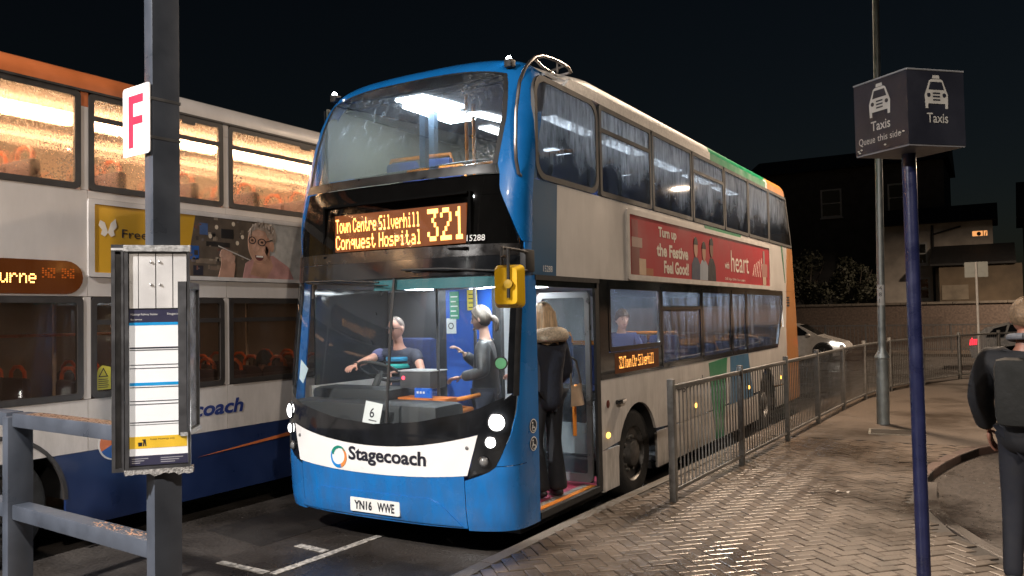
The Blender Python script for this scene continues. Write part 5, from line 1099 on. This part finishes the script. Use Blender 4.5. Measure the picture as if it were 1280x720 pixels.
def add_head(b, c, M4):
    n, m = 28, 18; base = len(b.v)
    for i in range(m+1):
        ph = math.pi*i/m-math.pi/2
        for j in range(n):
            th = 2*math.pi*j/n; b.v.append(tuple(c+M4 @ head_pt((math.cos(ph)*math.cos(th), math.cos(ph)*math.sin(th), math.sin(ph)))))
    for i in range(m):
        for j in range(n): b.f.append((base+i*n+j, base+i*n+(j+1) % n, base+(i+1)*n+(j+1) % n, base+(i+1)*n+j)); b.mi.append(0)
    T = lambda p: tuple(c+M4 @ Vector(p))
    b.cur = 0
    b.tube([T((0, -.084, .022)), T((0, -.100, -.010)), T((0, -.106, -.024)), T((0, -.088, -.034))], [.008, .011, .014, .008], 8)
    for s in (-1, 1):
        b.ball(T((s*.076, .008, -.005)), (.010, .020, .032), 10, 7, M4); b.ball(T((s*.0, -.090, -.09)), (.022, .014, .014), 8, 6, M4)
    b.cur = 1
    for s in (-1, 1): b.ball(T((s*.030, -.083, .010)), (.011, .006, .006), 8, 6, M4); b.tube([T((s*.016, -.090, .028)), T((s*.032, -.090, .033)), T((s*.048, -.080, .028))], .0035, 6)
    b.cur = 2; b.ball(T((0, -.088, -.056)), (.022, .007, .007), 10, 6, M4); b.cur = 0
def hair_cap(c, M4, front=.055, side_=-.02, back=-.07, th=.012, curl=0.):
    b = MB(); n, m = 32, 20; idx = {}
    def lim(th_):  # lowest z of the hair round the head; th_=0 at front (-y)
        a = abs((th_+math.pi) % (2*math.pi)-math.pi)/math.pi
        return lerp(a, [0, .28, .5, .62, 1], [front, front-.01, side_, back+.02, back])
    vs = []
    for j in range(n):
        t = 2*math.pi*j/n; zl = lim(t); p0 = math.asin(max(-.95, min(.95, zl/.116)))
        for i in range(m+1):
            ph = p0+(math.pi/2-p0)*i/m; dd = (math.cos(ph)*math.sin(t), -math.cos(ph)*math.cos(t), math.sin(ph)); p = head_pt(dd)
            k = 1+(th+.004*math.sin(7*t+5*ph)+random.uniform(-.0015, .0015))/.09*min(1, .35+i*.3)
            vs.append(tuple(c+M4 @ (p*k)))
    b.add(vs, [(j*(m+1)+i, ((j+1) % n)*(m+1)+i, ((j+1) % n)*(m+1)+i+1, j*(m+1)+i+1) for j in range(n) for i in range(m)]); return b
def add_hand(b, w, d, curl=.5, palm=Vector((0, 0, -1)), s=1.):
    """w wrist, d direction of the fingers, palm = palm normal, s = side of the thumb"""
    w = Vector(w); d = Vector(d).normalized(); pn = (Vector(palm)-d*Vector(palm).dot(d)).normalized(); x = d.cross(pn).normalized()*s
    M3 = Matrix((x, d, pn)).transposed().to_4x4()
    b.ball(w+d*.05, (.040, .052, .016), 12, 8, M3)
    for k, L in enumerate((.070, .080, .076, .060)):
        o = w+d*.085+x*(.030-.020*k); a = o+(d*math.cos(curl*.5)+pn*math.sin(curl*.5))*L*.42; c = a+(d*math.cos(curl*1.3)+pn*math.sin(curl*1.3))*L*.32; e = c+(d*math.cos(curl*2)+pn*math.sin(curl*2))*L*.28
        b.tube([o-d*.02, o, a, c, e], [.010, .0095, .009, .008, .006], 7)
    o = w+d*.03+x*.034; b.tube([w+d*.015+x*.02, o, o+(d*.6+x*.6+pn*.3)*.035, o+(d*.95+x*.5+pn*.5)*.055], [.013, .012, .010, .008], 7)
STD = dict(pelvis=(0, 0, .95), waist=(0, 0, 1.12), chest=(0, 0, 1.31), nb=(0, .005, 1.455), neck=(0, -.008, 1.53), shR=(-.175, 0, 1.405), shL=(.175, 0, 1.405), elR=(-.235, .02, 1.13), elL=(.235, .02, 1.13), wrR=(-.245, -.05, .885), wrL=(.245, -.05, .885), hipR=(-.088, 0, .90), hipL=(.088, 0, .90), knR=(-.095, -.02, .50), knL=(.095, -.02, .50), anR=(-.095, .02, .085), anL=(.095, .02, .085), toR=(-.11, -.15, .04), toL=(.11, -.15, .04), head=(0, -.02, 1.645))
def person(label, loc, rz, pose=None, skin='#c99a84', coat=None, trousers=None, sleeve='long', hd=(0, 0, 0), hands=(.5, .5), legs=True, scale=1., coat_extra=0., coat_len=0., shoes=(.02, .02, .022), flare=0., cat='person', arm_k=1.0, parts_only=None):
    J = {k: Vector(v) for k, v in STD.items()}
    for k, v in (pose or {}).items(): J[k] = Vector(v)
    o = empty('person', loc, rz, label, cat); o.scale = (scale,)*3
    SK = mat('skin_'+str(skin), skin, .5, 0, .08, 20)
    q = lambda k, r: (*J[k], r)
    mid = lambda a, c, t=.5: J[a].lerp(J[c], t)
    ch = [[q('pelvis', .11), q('waist', .10), q('chest', .115), q('nb', .06), q('neck', .050), (*(J['head']+Vector((0, .015, -.05))), .055)]]
    for s in 'RL':
        ch.append([q('chest', .115), q('sh'+s, .055), q('el'+s, .040), q('wr'+s, .027)])
        if legs: ch.append([q('pelvis', .11), q('hip'+s, .085), q('kn'+s, .055), q('an'+s, .038), q('to'+s, .03)])
        else: ch.append([q('pelvis', .11), q('hip'+s, .085), q('kn'+s, .055)])
    b = MB(); b.add(*skin_geo(ch)); M4 = Euler(hd).to_matrix().to_4x4(); hc = J['head']
    add_head(b, hc, M4)
    for s, k in zip('RL', hands): add_hand(b, J['wr'+s], J['wr'+s]-J['el'+s], k, Vector((0, -.3, -1)) if abs((J['wr'+s]-J['el'+s]).normalized().z) < .8 else Vector((1 if s == 'R' else -1, 0, 0)), 1 if s == 'R' else -1)
    b.build('body', [SK, mat('eye_dark', (.02, .015, .012), .3), mat('lips', (.32, .12, .10), .5)], o, angle=80)
    e = coat_extra
    if coat is not None:
        c = [[(*(J['pelvis']+Vector((0, 0, -.06-coat_len))), .135+e), q('pelvis', .137+e), q('waist', .132+e), q('chest', .142+e), (*(J['nb']+Vector((0, 0, -.015))), .075+e*.4)]]
        for s in 'RL':
            c.append([q('chest', .142+e), q('sh'+s, .075+e*.6), (*mid('sh'+s, 'el'+s, .55 if sleeve == 'short' else .9), .060+e*.5)]+([] if sleeve == 'short' else [q('el'+s, .056+e*.5), (*mid('el'+s, 'wr'+s, .93), .045+e*.4)]))
        b = MB(); b.add(*skin_geo(c)); b.build('coat', coat, o, angle=80)
    if trousers is not None:
        c = []
        for s in 'RL':
            if legs: c.append([(*(J['pelvis']+Vector((0, 0, .02))), .128), q('hip'+s, .098), q('kn'+s, .072), (*(mid('kn'+s, 'an'+s, .92)), .058+flare), (*(J['an'+s]+Vector((0, -.01, -.03))), .060+flare*1.1)])
            else: c.append([(*(J['pelvis']+Vector((0, 0, .02))), .128), q('hip'+s, .098), q('kn'+s, .072)])
        b = MB(); b.add(*skin_geo(c)); b.build('trousers', trousers, o, angle=80)
    if legs and shoes is not None:
        for s in 'RL':
            f = (J['to'+s]-J['an'+s]); f.z = 0; L = f.length; f.normalize(); rz_ = math.atan2(f.x, -f.y)
            M5 = Matrix.Translation(J['an'+s]+f*.05) @ Matrix.Rotation(-rz_ if False else math.atan2(f.y, f.x)+math.pi/2, 4, 'Z')
            b = MB(); b.ball(tuple(J['an'+s]+f*.055+Vector((0, 0, -.035))), (.048, .135, .05), 14, 8, Matrix.Rotation(math.atan2(f.y, f.x)+math.pi/2, 4, 'Z'))
            b.v = [(x, y, max(z, .0)) for x, y, z in b.v]; b.build('shoe', mat('shoe_%s' % (shoes,), shoes, .5), o)
    return o, J, M4
HAIRG = mat('hair_grey', (.32, .30, .28), .55, 0, .35, 40, .5, 160, streak=True); HAIRB = mat('hair_blonde', (.50, .35, .21), .45, 0, .4, 60, .6, 200, streak=True); HAIRD = mat('hair_brown', (.07, .04, .022), .5, 0, .35, 50, .6, 180)
# driver
drv, J, M4 = person('bus driver in blue striped uniform shirt behind the windscreen with one arm on the wheel', (-.66, 1.17, .36), 0.12, dict(
    pelvis=(0, .12, .88), waist=(0, .12, 1.03), chest=(0, .08, 1.20), nb=(0, .05, 1.335), neck=(0, .03, 1.40), head=(0, 0, 1.525), shR=(-.19, .06, 1.27), shL=(.19, .06, 1.27), elR=(-.26, -.20, 1.20), wrR=(-.24, -.40, 1.17), elL=(.35, -.08, 1.09), wrL=(.22, -.30, 1.10), hipR=(-.1, .05, .84), hipL=(.1, .05, .84), knR=(-.14, -.36, .86), knL=(.14, -.36, .86)),
    skin='#c48f7c', coat=mat('shirt_navy', (.022, .026, .05), .8, 0, .3, 25, .3, 60), trousers=mat('trouser_dark', (.015, .015, .02), .8), sleeve='short', hd=(.12, 0, -.18), legs=False, hands=(.4, .9))
for z, c in ((1.215, (.01, .22, .42)), (1.145, (.01, .38, .36))):
    b = MB(); b.lathe([(.150, z-.022), (.157, z), (.150, z+.022)], (0, .085, 0), n=30, a0=math.radians(195), a1=math.radians(345)); b.build('shirt_stripe', mat('stripe_%s' % z, c, .6), drv)
MB().add(*skin_geo([[(-.19, .06, 1.27, .079), (-.232, -.08, 1.235, .066)]], 2)).build('sleeve', mat('sleeve_violet', (.10, .10, .22), .8), drv)
MB().tube([(-.247, -.365, 1.175), (-.243, -.385, 1.172)], .035, 12).build('watch', RUBBER, drv)
hair_cap(J['head'], M4, .103, .02, -.05, .004).build('hair', mat('hair_white', (.17, .13, .11), .6, 0, .3, 50, .5, 160), drv)
b = MB()
for s in (-1, 1): b.tube([J['head']+M4 @ Vector((s*.031+.026*math.cos(t), -.098, .010+.019*math.sin(t))) for t in [i*math.pi/6 for i in range(13)]], .003, 6); b.tube([J['head']+M4 @ Vector((s*.057, -.094, .014)), J['head']+M4 @ Vector((s*.078, .0, .012))], .003, 6)
b.build('glasses', INK, drv)
# passenger paying
pax, J, M4 = person('passenger in dark jacket with fair tied-back hair talking to the bus driver', (.36, 1.27, .318), -1.15, dict(elR=(-.25, -.08, 1.16), wrR=(-.10, -.24, 1.32), elL=(.27, .02, 1.15), wrL=(.18, -.22, 1.10), head=(0, -.035, 1.655)), skin='#d3a894', coat=mat('jacket_black', (.035, .035, .038), .45, 0, .4, 12, .6, 25), trousers=mat('jeans_dark', (.02, .025, .045), .85), hd=(.15, 0, -.25), coat_extra=.02, scale=1.0)
hair_cap(J['head'], M4, .062, -.03, -.085, .014).build('hair', mat('hair_ash', (.085, .064, .048), .5, 0, .45, 60, .6, 200, streak=True), pax)
MB().add(*skin_geo([[(0, .05, 1.665, .04), (0, .10, 1.655, .034), (.0, .118, 1.61, .034), (0, .108, 1.52, .018)]])).build('hair_tie', mat('hair_ash', (.085, .064, .048), .5), pax)
# woman boarding, back to the viewer
wom, J, M4 = person('woman with long fair hair in dark coat with cream hood in the bus door', (1.04, 1.24, .318), math.radians(-115), dict(elL=(.24, -.06, 1.14), wrL=(.20, -.26, 1.12), elR=(-.25, -.02, 1.13), wrR=(-.20, -.20, 1.0), anR=(-.08, .05, .085), toR=(-.10, -.12, .04), knL=(.09, -.06, .50)), coat=mat('coat_navy', (.010, .012, .022), .85, 0, .4, 18, .4, 40), trousers=mat('trousers_black', (.008, .009, .013), .85, 0, .3, 10), coat_extra=.040, coat_len=.12, flare=.035, hd=(.05, 0, .15), scale=1.0)
hair_cap(J['head'], M4, .06, -.06, -.09, .030).build('hair', HAIRB, wom)
b = MB()
def lock(u, v):
    a = math.radians(-115+230*u); r = .105+.050*v-.03*v*v+.004*math.sin(u*40); z = .05-.30*v+.02*math.cos(a)
    return tuple(J['head']+Vector((r*1.0*math.sin(a), r*1.12*math.cos(a)+.01, z-.01*math.sin(u*23)*v)))
b.grid(lock, 46, 12); b.build('long_hair', HAIRB, wom, angle=180)
CREAM = mat('fur_cream', (.55, .46, .35), .95, 0, .3, 60, 1.0, 120)
b = MB(); b.tube([(.165*math.sin(a), .135*math.cos(a)+.01, 1.470+.03*math.cos(a)) for a in [math.radians(-150+300*i/20) for i in range(21)]], [.035+.035*math.sin(math.pi*i/20) for i in range(21)], 12); b.build('hood', CREAM, wom, angle=120)
bag = empty('handbag', (1.185, 1.60, 1.15), .1, 'beige leather handbag hanging at the side of the boarding woman', 'handbag')
b = MB(); b.grid(lambda u, v: (.055*math.sin(math.pi*u)*(1-.5*v)*1.0, -.17+.34*u*(1-.15*v)+.0, -.02+.22*v-.05*math.sin(math.pi*u)*v), 10, 8); b.grid(lambda u, v: (-.055*math.sin(math.pi*u)*(1-.5*v), -.17+.34*u*(1-.15*v), -.02+.22*v-.05*math.sin(math.pi*u)*v), 10, 8); b.grid(lambda u, v: (.055*math.sin(math.pi*u)*(2*v-1), -.17+.34*u, -.02), 10, 4)
b.build('pouch', mat('leather_beige', (.42, .31, .22), .45, 0, .15, 12, .3, 70), bag, angle=80)
MB().tube([(0, -.16, .18), (-.03, -.10, .40), (-.06, -.02, .44), (-.03, .06, .40), (0, .10, .18)], .011).build('strap', mat('leather_dark', (.06, .045, .035), .5), bag)
# passenger by the first lower window
sp_, J, M4 = person('young seated passenger in dark clothes seen through the first lower window', (.62, 4.05, .90), math.radians(35), dict(
    pelvis=(0, .12, .38), waist=(0, .12, .54), chest=(0, .09, .72), nb=(0, .06, .86), neck=(0, .04, .915), head=(0, .01, 1.02), shR=(-.17, .08, .80), shL=(.17, .08, .80), elR=(-.22, -.05, .55), elL=(.22, -.05, .55), wrR=(-.12, -.25, .48), wrL=(.12, -.25, .48), hipR=(-.09, .06, .35), hipL=(.09, .06, .35), knR=(-.11, -.30, .38), knL=(.11, -.30, .38)), coat_extra=.03, coat=mat('hoodie_blue', (.025, .035, .10), .9), trousers=mat('jeans_dark', (.02, .025, .045), .85), legs=False, hd=(.1, 0, .2))
hair_cap(J['head'], M4, .045, -.02, -.08, .016).build('hair', HAIRD, sp_)
# hooded passenger on the left bus
lp_, J, M4 = person('passenger in a dark hood bent forward by the window of the left bus', (-2.92, 1.55, .50), math.radians(20), dict(
    pelvis=(0, .12, .38), waist=(0, .10, .54), chest=(0, .03, .72), nb=(0, -.04, .84), neck=(0, -.08, .90), head=(0, -.13, 1.0), shR=(-.17, .0, .80), shL=(.17, .0, .80), elR=(-.22, -.10, .55), elL=(.22, -.10, .55), wrR=(-.10, -.28, .52), wrL=(.10, -.28, .52), hipR=(-.09, .06, .35), hipL=(.09, .06, .35), knR=(-.11, -.30, .38), knL=(.11, -.30, .38)), coat=mat('parka_dark', (.02, .02, .022), .9), trousers=mat('jeans_dark', (.02, .025, .045), .85), legs=False, hd=(.5, 0, .4), coat_extra=.02)
hair_cap(J['head'], M4, .03, -.09, -.10, .03).build('hood', mat('knit_grey', (.035, .032, .032), .95, 0, .3, 60, .8, 140), lp_)
# walker on the right, seen from behind
wk, J, M4 = person('man in a dark jacket walking away at the right edge of the picture', (4.825, 1.12, .105), math.radians(172), dict(
    shR=(-.205, 0, 1.42), shL=(.205, 0, 1.42), elR=(-.265, .06, 1.14), wrR=(-.27, -.02, .88), elL=(.27, -.05, 1.13), wrL=(.25, -.18, .92), knR=(-.10, -.12, .52), anR=(-.10, -.10, .10), toR=(-.11, -.27, .06), knL=(.095, .02, .50), anL=(.095, .16, .10), toL=(.11, .0, .04), head=(0, -.03, 1.66)), coat=mat('jacket_dark', (.005, .0055, .008), .75, 0, .4, 8, .4, 20), trousers=mat('trousers_navy', (.006, .007, .013), .85, 0, .3, 9), coat_extra=.05, coat_len=.10, skin='#9a6a58', hands=(.25, .25), scale=1.09, shoes=(.03, .03, .03))
hair_cap(J['head'], M4, .05, .005, -.055, .010).build('hair', mat('hair_fair', (.20, .13, .075), .6, 0, .4, 60, .6, 180), wk)
b = MB(); b.tube([(.085*math.sin(a), .085*math.cos(a)-.0, 1.535+.012*math.cos(a)) for a in [i*math.pi/10 for i in range(21)]], .022, 10, False); b.build('collar', mat('collar_pale', (.16, .165, .18), .9, 0, .2, 40), wk)
b = MB(); b.box((-.15, .13, 1.00), (.15, .27, 1.42), None, .06); b.build('backpack', mat('bag_olive', (.006, .0065, .006), .8, 0, .3, 10, .4, 30), wk)
for s in 'RL':
    b = MB(); f = J['to'+s]-J['an'+s]; b.box((-.05, -.20, .0), (.05, .10, .022), Matrix.Translation((J['an'+s].x, J['an'+s].y, J['an'+s].z-.085)), .008); b.build('shoe_sole', mat('sole_white', (.7, .7, .7), .6), wk)
# ---------------------------------------------------------------- far side: road, cars, wall, houses, bushes
BRK = wetmat('wall_brick', (.085, .062, .050), .6, .85, .5, 12, .4, wet=.6)
fw = MB().box((-24, 34, 0), (30, 34.3, 2.12)).build('retaining_wall', BRK, None, 'long dark brick retaining wall behind the far road', 'wall')
for k in range(54): MB().box((-23.98+k*1.0, 33.95, 2.122), (-23.0+k*1.0, 34.35, 2.22)).build('coping_stone', mat('coping', (.10, .085, .07), .8, 0, .3, 6), fw)
MB().prism([(-24, 31.5), (30, 31.5), (30, 34), (-24, 34)], lambda a, c, d: (a, c, d), .004, .12).build('far_pavement', MATS['far_paving'], None, kind='structure')
MB().add([(-40, 34.3, 2.1), (40, 34.3, 2.1), (40, 60, 2.3), (-40, 60, 2.3)], [(0, 1, 2, 3)]).build('terrace_ground', mat('far_ground', '#2b2a26', .9), None, kind='structure')
ff = empty('road_railing', (0, 32, .12), 0, 'dark metal railing in front of the far retaining wall', 'railing')
FD = mat('rail_dark', (.10, .10, .10), .5, .4, .2, 10)
for k in range(15): MB().box((-5.03+k*1.6, -.03, 0), (-4.97+k*1.6, .03, 1.2)).build('post', FD, ff)
for z in (1.12, .15): MB().box((-6, -.02, z), (18.5, .02, z+.05)).build('rail', FD, ff)
fbm = MB().box((-.01, -.01, .2), (.01, .01, 1.12)).mesh('bar', FD)
for k in range(150): put('bar', fbm, ff, (-5.9+k*.15, 0, 0))
def car(label, x, y, col, lights, name='parked_car', side_y=-1):
    """car heading +x, its origin under the nose"""
    c = empty('car', (x, y, 0), 0, label, 'car')
    prof = [(-.02, .42), (-.06, .62), (-.18, .74), (-1.02, .98), (-1.72, 1.38), (-2.1, 1.47), (-3.2, 1.47), (-3.85, 1.30), (-4.22, .98), (-4.32, .62), (-4.28, .34), (-3.9, .24), (-.5, .22), (-.12, .28)]
    hw = lambda z, a=0: lerp(z, [.2, .5, .95, 1.48], [.84, .90, .86, .60])*(1-.09*max(0, (a+.5)/.5) if a > -.5 else 1-.07*max(0, (-3.9-a)/.4) if a < -3.9 else 1)
    b = MB(); n = len(prof); b.v = [(a, -hw(z, a), z) for a, z in prof]+[(a, hw(z, a), z) for a, z in prof]
    b.f = [tuple(range(n)), tuple(reversed(range(n, 2*n)))]+[(i, n+i, n+(i+1) % n, (i+1) % n) for i in range(n)]; b.mi = [0]*len(b.f)
    b.build('body', col, c, angle=28)
    GL = mat('car_glass', (.012, .013, .015), .06, 0, .1, coat=.5)
    for s in (-1, 1):
        for k, poly in enumerate(([(-1.28, 1.0), (-1.80, 1.36), (-2.42, 1.40), (-2.42, 1.0)], [(-2.48, 1.0), (-2.48, 1.40), (-3.18, 1.39), (-3.30, 1.0)], [(-3.36, 1.0), (-3.25, 1.38), (-3.62, 1.27), (-3.86, 1.02)])):
            MB().prism(poly, lambda a, z, d: (a, s*(hw(z, a)+d), z), -.02, .006).build('side_window', GL, c)
        for wx in (-.86, -3.45):
            wheel(wx, s*.74, .33, .33, c, 1, .2) if False else None
            b = MB(); b.lathe([(.20, .10), (.31, .10), (.33, .07), (.33, -.1)], (0, 0, 0), axis='y', n=24); w_ = b.build('wheel', TYRE, c); w_.location = (wx, s*.77, .33); w_.scale.y = s
            b = MB(); b.lathe([(.205, .105), (.19, .07), (.05, .085), (.0005, .09)], (0, 0, 0), axis='y', n=20)
            for k in range(5):
                t = 2*math.pi*k/5; b.tube([(.04*math.cos(t), .095, .04*math.sin(t)), (.19*math.cos(t), .095, .19*math.sin(t))], .022, 6)
            b.build('rim', mat('alloy', (.25, .25, .26), .35, .8), w_)
            b = MB(); b.lathe([(.37, -.01), (.395, .0), (.37, .012)], (wx, s*.885, .35), axis='y', n=20, a0=0, a1=math.pi); b.lathe([(.36, .006), (.01, .006)], (wx, s*.872, .35), axis='y', n=20, a0=0, a1=math.pi); b.build('arch_trim', RUBBER, c)
        MB().ball((-1.38, s*.95, 1.02), (.10, .09, .06)).build('door_mirror', col, c)
        MB().prism([(-.10, .60), (-.16, .70), (-.62, .76), (-.56, .66)], lambda a, z, d: (a+.02, s*(hw(z, a)+d), z), -.04, .012).build('headlight', lights[0], c)
        MB().prism([(-4.32, .74), (-4.30, .92), (-4.08, .94), (-4.10, .76)], lambda a, z, d: (a, s*(hw(z, a)+d), z), -.04, .012).build('tail_light', lights[1], c)
    MB().prism([(-1.08, 1.0), (-1.70, 1.365), (-1.72, 1.395), (-1.06, 1.01)], lambda a, z, d: (a+.004, d, z+.012), -.62, .62).build('windscreen', GL, c)
    MB().box((-.06, -.6, .36), (-.012, .6, .5), None, .01).build('grille', RUBBER, c)
    return c
OFFW = mat('lamp_off', (.35, .35, .36), .2)
car('white car with bright headlight driving past behind the blue bus', -.22, 28.0, mat('car_white', (.60, .57, .54), .3, 0, .05, coat=.8), (emat('car_headlight', (1, .93, .82), 9), mat('tail_off', (.2, .01, .01), .3)))
car('dark car with glowing red tail light at the far right', 8.15, 25.6, mat('car_grey', (.09, .085, .08), .3, .3, .1, coat=.6), (OFFW, emat('car_tail', (1, .03, .05), 2.2)))
# houses
REND = mat('render_white', (.50, .45, .40), .85, 0, .25, 1.5, .3, 20); BEI = mat('render_beige', (.15, .115, .08), .9, 0, .35, 1.2, .3, 15); DRK = mat('wall_dark', (.075, .072, .07), .9, 0, .3, 2); SLT = mat('slate', (.028, .027, .028), .7, 0, .3, 6, .3, 20); UPVC = mat('upvc', (.5, .5, .5), .5); DGL = mat('dark_glass', (.008, .009, .010), .1)
def hwindow(x, z, w, h, y, par, cross=True):
    f = lambda a, c, d: (a, y-d, c)
    wn = MB().ring([(x-w/2, z), (x+w/2, z), (x+w/2, z+h), (x-w/2, z+h)], [(x-w/2+.09, z+.1), (x+w/2-.09, z+.1), (x+w/2-.09, z+h-.09), (x-w/2+.09, z+h-.09)], f, -.02, .06).build('window', UPVC, par)
    MB().prism([(x-w/2+.05, z+.05), (x+w/2-.05, z+.05), (x+w/2-.05, z+h-.05), (x-w/2+.05, z+h-.05)], f, -.01, .01).build('pane', DGL, wn)
    if cross: MB().box((x-w/2+.09, y-.05, z+h*.5-.03), (x+w/2-.09, y-.012, z+h*.5+.03)).build('sash_bar', UPVC, wn)
    MB().box((x-w/2-.06, y-.12, z-.08), (x+w/2+.06, y, z)).build('sill', UPVC, wn)
h1 = empty('terrace_house', (0, 48, 2.2), 0, 'tall dark house with two pale window frames behind the bushes', 'house')
def hb(lo, hi, nm, m, par): 
    o = MB().box(lo, hi).build(nm, m, None); o.parent = par; o.matrix_parent_inverse = Matrix.Translation(par.location).inverted(); return o
def adopt(par, fn):
    before = set(bpy.data.objects); fn()
    for o in set(bpy.data.objects)-before:
        if o.parent is par: o.matrix_parent_inverse = Matrix.Translation(par.location).inverted()
hb((-9, 48, 2.2), (2.2, 56, 10.6), 'wall', DRK, h1)
adopt(h1, lambda: (hwindow(-4.0, 7.65, 1.22, 1.75, 48, h1), hwindow(-.25, 7.7, 1.1, 1.7, 48, h1), MB().prism([(47.6, 10.6), (52, 12.2), (56.4, 10.6)], lambda a, c, d: (d, a, c), -9.3, 2.5).build('roof', SLT, h1), MB().box((1.0, 51, 11.0), (1.9, 52, 13.4)).build('chimney', BEI, h1)))
h2 = empty('white_house', (2, 44, 2.2), 0, 'low white rendered house wall with a small lit orange window', 'house')
hb((-.75, 44, 2.2), (4.55, 47.9, 6.5), 'wall', REND, h2)
adopt(h2, lambda: (hwindow(1.10, 4.3, .75, 1.2, 44, h2), hwindow(1.25, 2.4, .6, 1.2, 44, h2), MB().prism([(43.6, 6.5), (46, 7.6), (48, 6.5)], lambda a, c, d: (d, a, c), -1.0, 4.8).build('roof', SLT, h2),
    MB().tube([(1.75, 43.9, 6.4), (1.75, 43.9, 2.3)], .06).tube([(1.78, 43.88, 5.9), (3.1, 43.88, 6.25)], .05).build('drainpipe', RUBBER, h2)))
def litwin():
    w_ = MB().ring(rrect(3.55, 4.38, 5.62, 6.0, .03, 1), rrect(3.62, 4.31, 5.68, 5.95, .02, 1), lambda a, c, d: (a, 44-d, c), -.01, .05).build('window', UPVC, h2)
    MB().box((3.6, 43.985, 5.66), (4.33, 43.998, 5.97)).build('pane', emat('lit_window', (1, .42, .14), .9), w_)
    MB().ball((3.92, 43.95, 5.80), (.10, .04, .11)).build('vent', RUBBER, w_); MB().box((4.1, 43.95, 5.67), (4.14, 43.98, 5.95)).build('window_bar', RUBBER, w_); MB().tube([(4.2, 43.97, 5.68), (4.26, 43.97, 5.9)], .02).build('ornament', RUBBER, w_)
adopt(h2, litwin)
h3 = empty('outbuilding', (4, 42, 2.2), 0, 'beige lean-to outbuilding with sloping slate roof below the white house', 'outbuilding')
hb((2.1, 42, 2.2), (5.75, 43.9, 4.1), 'wall', BEI, h3); hb((2.2, 41.97, 2.35), (3.4, 41.998, 3.1), 'pale_patch', mat('patch_pale', (.26, .22, .17), .9, 0, .3, 2), h3)
adopt(h3, lambda: MB().prism([(41.7, 4.1), (41.7, 4.2), (43.98, 5.25), (43.98, 4.1)], lambda a, c, d: (d, a, c), 1.7, 5.5).build('roof', SLT, h3))
h4 = empty('terrace_house', (8, 43, 2.2), 0, 'dim pale house corner at the far right edge', 'house')
hb((6.0, 43, 2.2), (12, 49, 6.4), 'wall', BEI, h4); adopt(h4, lambda: (hwindow(7.2, 4.9, .9, 1.1, 43, h4), MB().prism([(42.6, 6.4), (46, 8.6), (49.4, 6.4)], lambda a, c, d: (d, a, c), 5.7, 12.3).build('roof', SLT, h4)))
# bushes on the bank
LEAF = mat('leaf_dark', (.026, .027, .015), .7, 0, .5, 3)
def bush(x, y, z, rx, rz, n, label):
    B = empty('bush', (x, y, z), 0, label, 'bush', 'bushes on the bank')
    b = MB()
    for k in range(5):
        a = k*1.3; b.tube([(0, 0, 0), (rx*.3*math.cos(a), .3*math.sin(a), rz*.7), (rx*.6*math.cos(a), .5*math.sin(a), rz*1.3)], [.06, .04, .015], 6)
    b.build('stem', mat('bark', (.05, .04, .03), .9), B)
    b = MB(); blobs = [(random.uniform(-.7, .7)*rx, random.uniform(-.6, .6), random.uniform(.35, 1.5)*rz, random.uniform(.35, .6)) for _ in range(14)]
    for _ in range(n):
        bx, by, bz, br = random.choice(blobs); d = Vector((random.gauss(0, 1), random.gauss(0, 1), random.gauss(0, 1))).normalized(); r = br*rz*.75*random.uniform(.6, 1.05)
        p = Vector((bx, by, bz))+d*r; s = random.uniform(.06, .13); t = Vector((random.gauss(0, 1), random.gauss(0, 1), random.gauss(0, 1))).normalized(); q = t.cross(d).normalized()*s; t = t*s
        b.add([p-t, p+q*.5, p+t, p-q*.5], [(0, 1, 2, 3)])
    cr = b.build('crown', LEAF, B, smooth=False)
    return B
random.seed(11)
bush(-5.6, 35.6, 2.1, 1.3, 1.7, 2600, 'tall dark bush beside the rear corner of the blue bus')
bush(-3.2, 35.4, 2.1, 1.3, 1.5, 2600, 'dark bush below the left pale window of the dark house')
bush(-1.0, 35.5, 2.1, 1.2, 1.3, 2400, 'dark bush in front of the white house wall, right of the lamp column')
bush(-8.2, 35.6, 2.1, 1.4, 1.9, 1500, 'dark bush partly hidden behind the bus')
lamp_column(11.5, 30.2, 7.5, (-1.2, 0), 3200, (1.0, .76, .55), 'unseen lamp column added across the far road to light the houses', z0=.0)  # added out of view to brighten the wall and houses
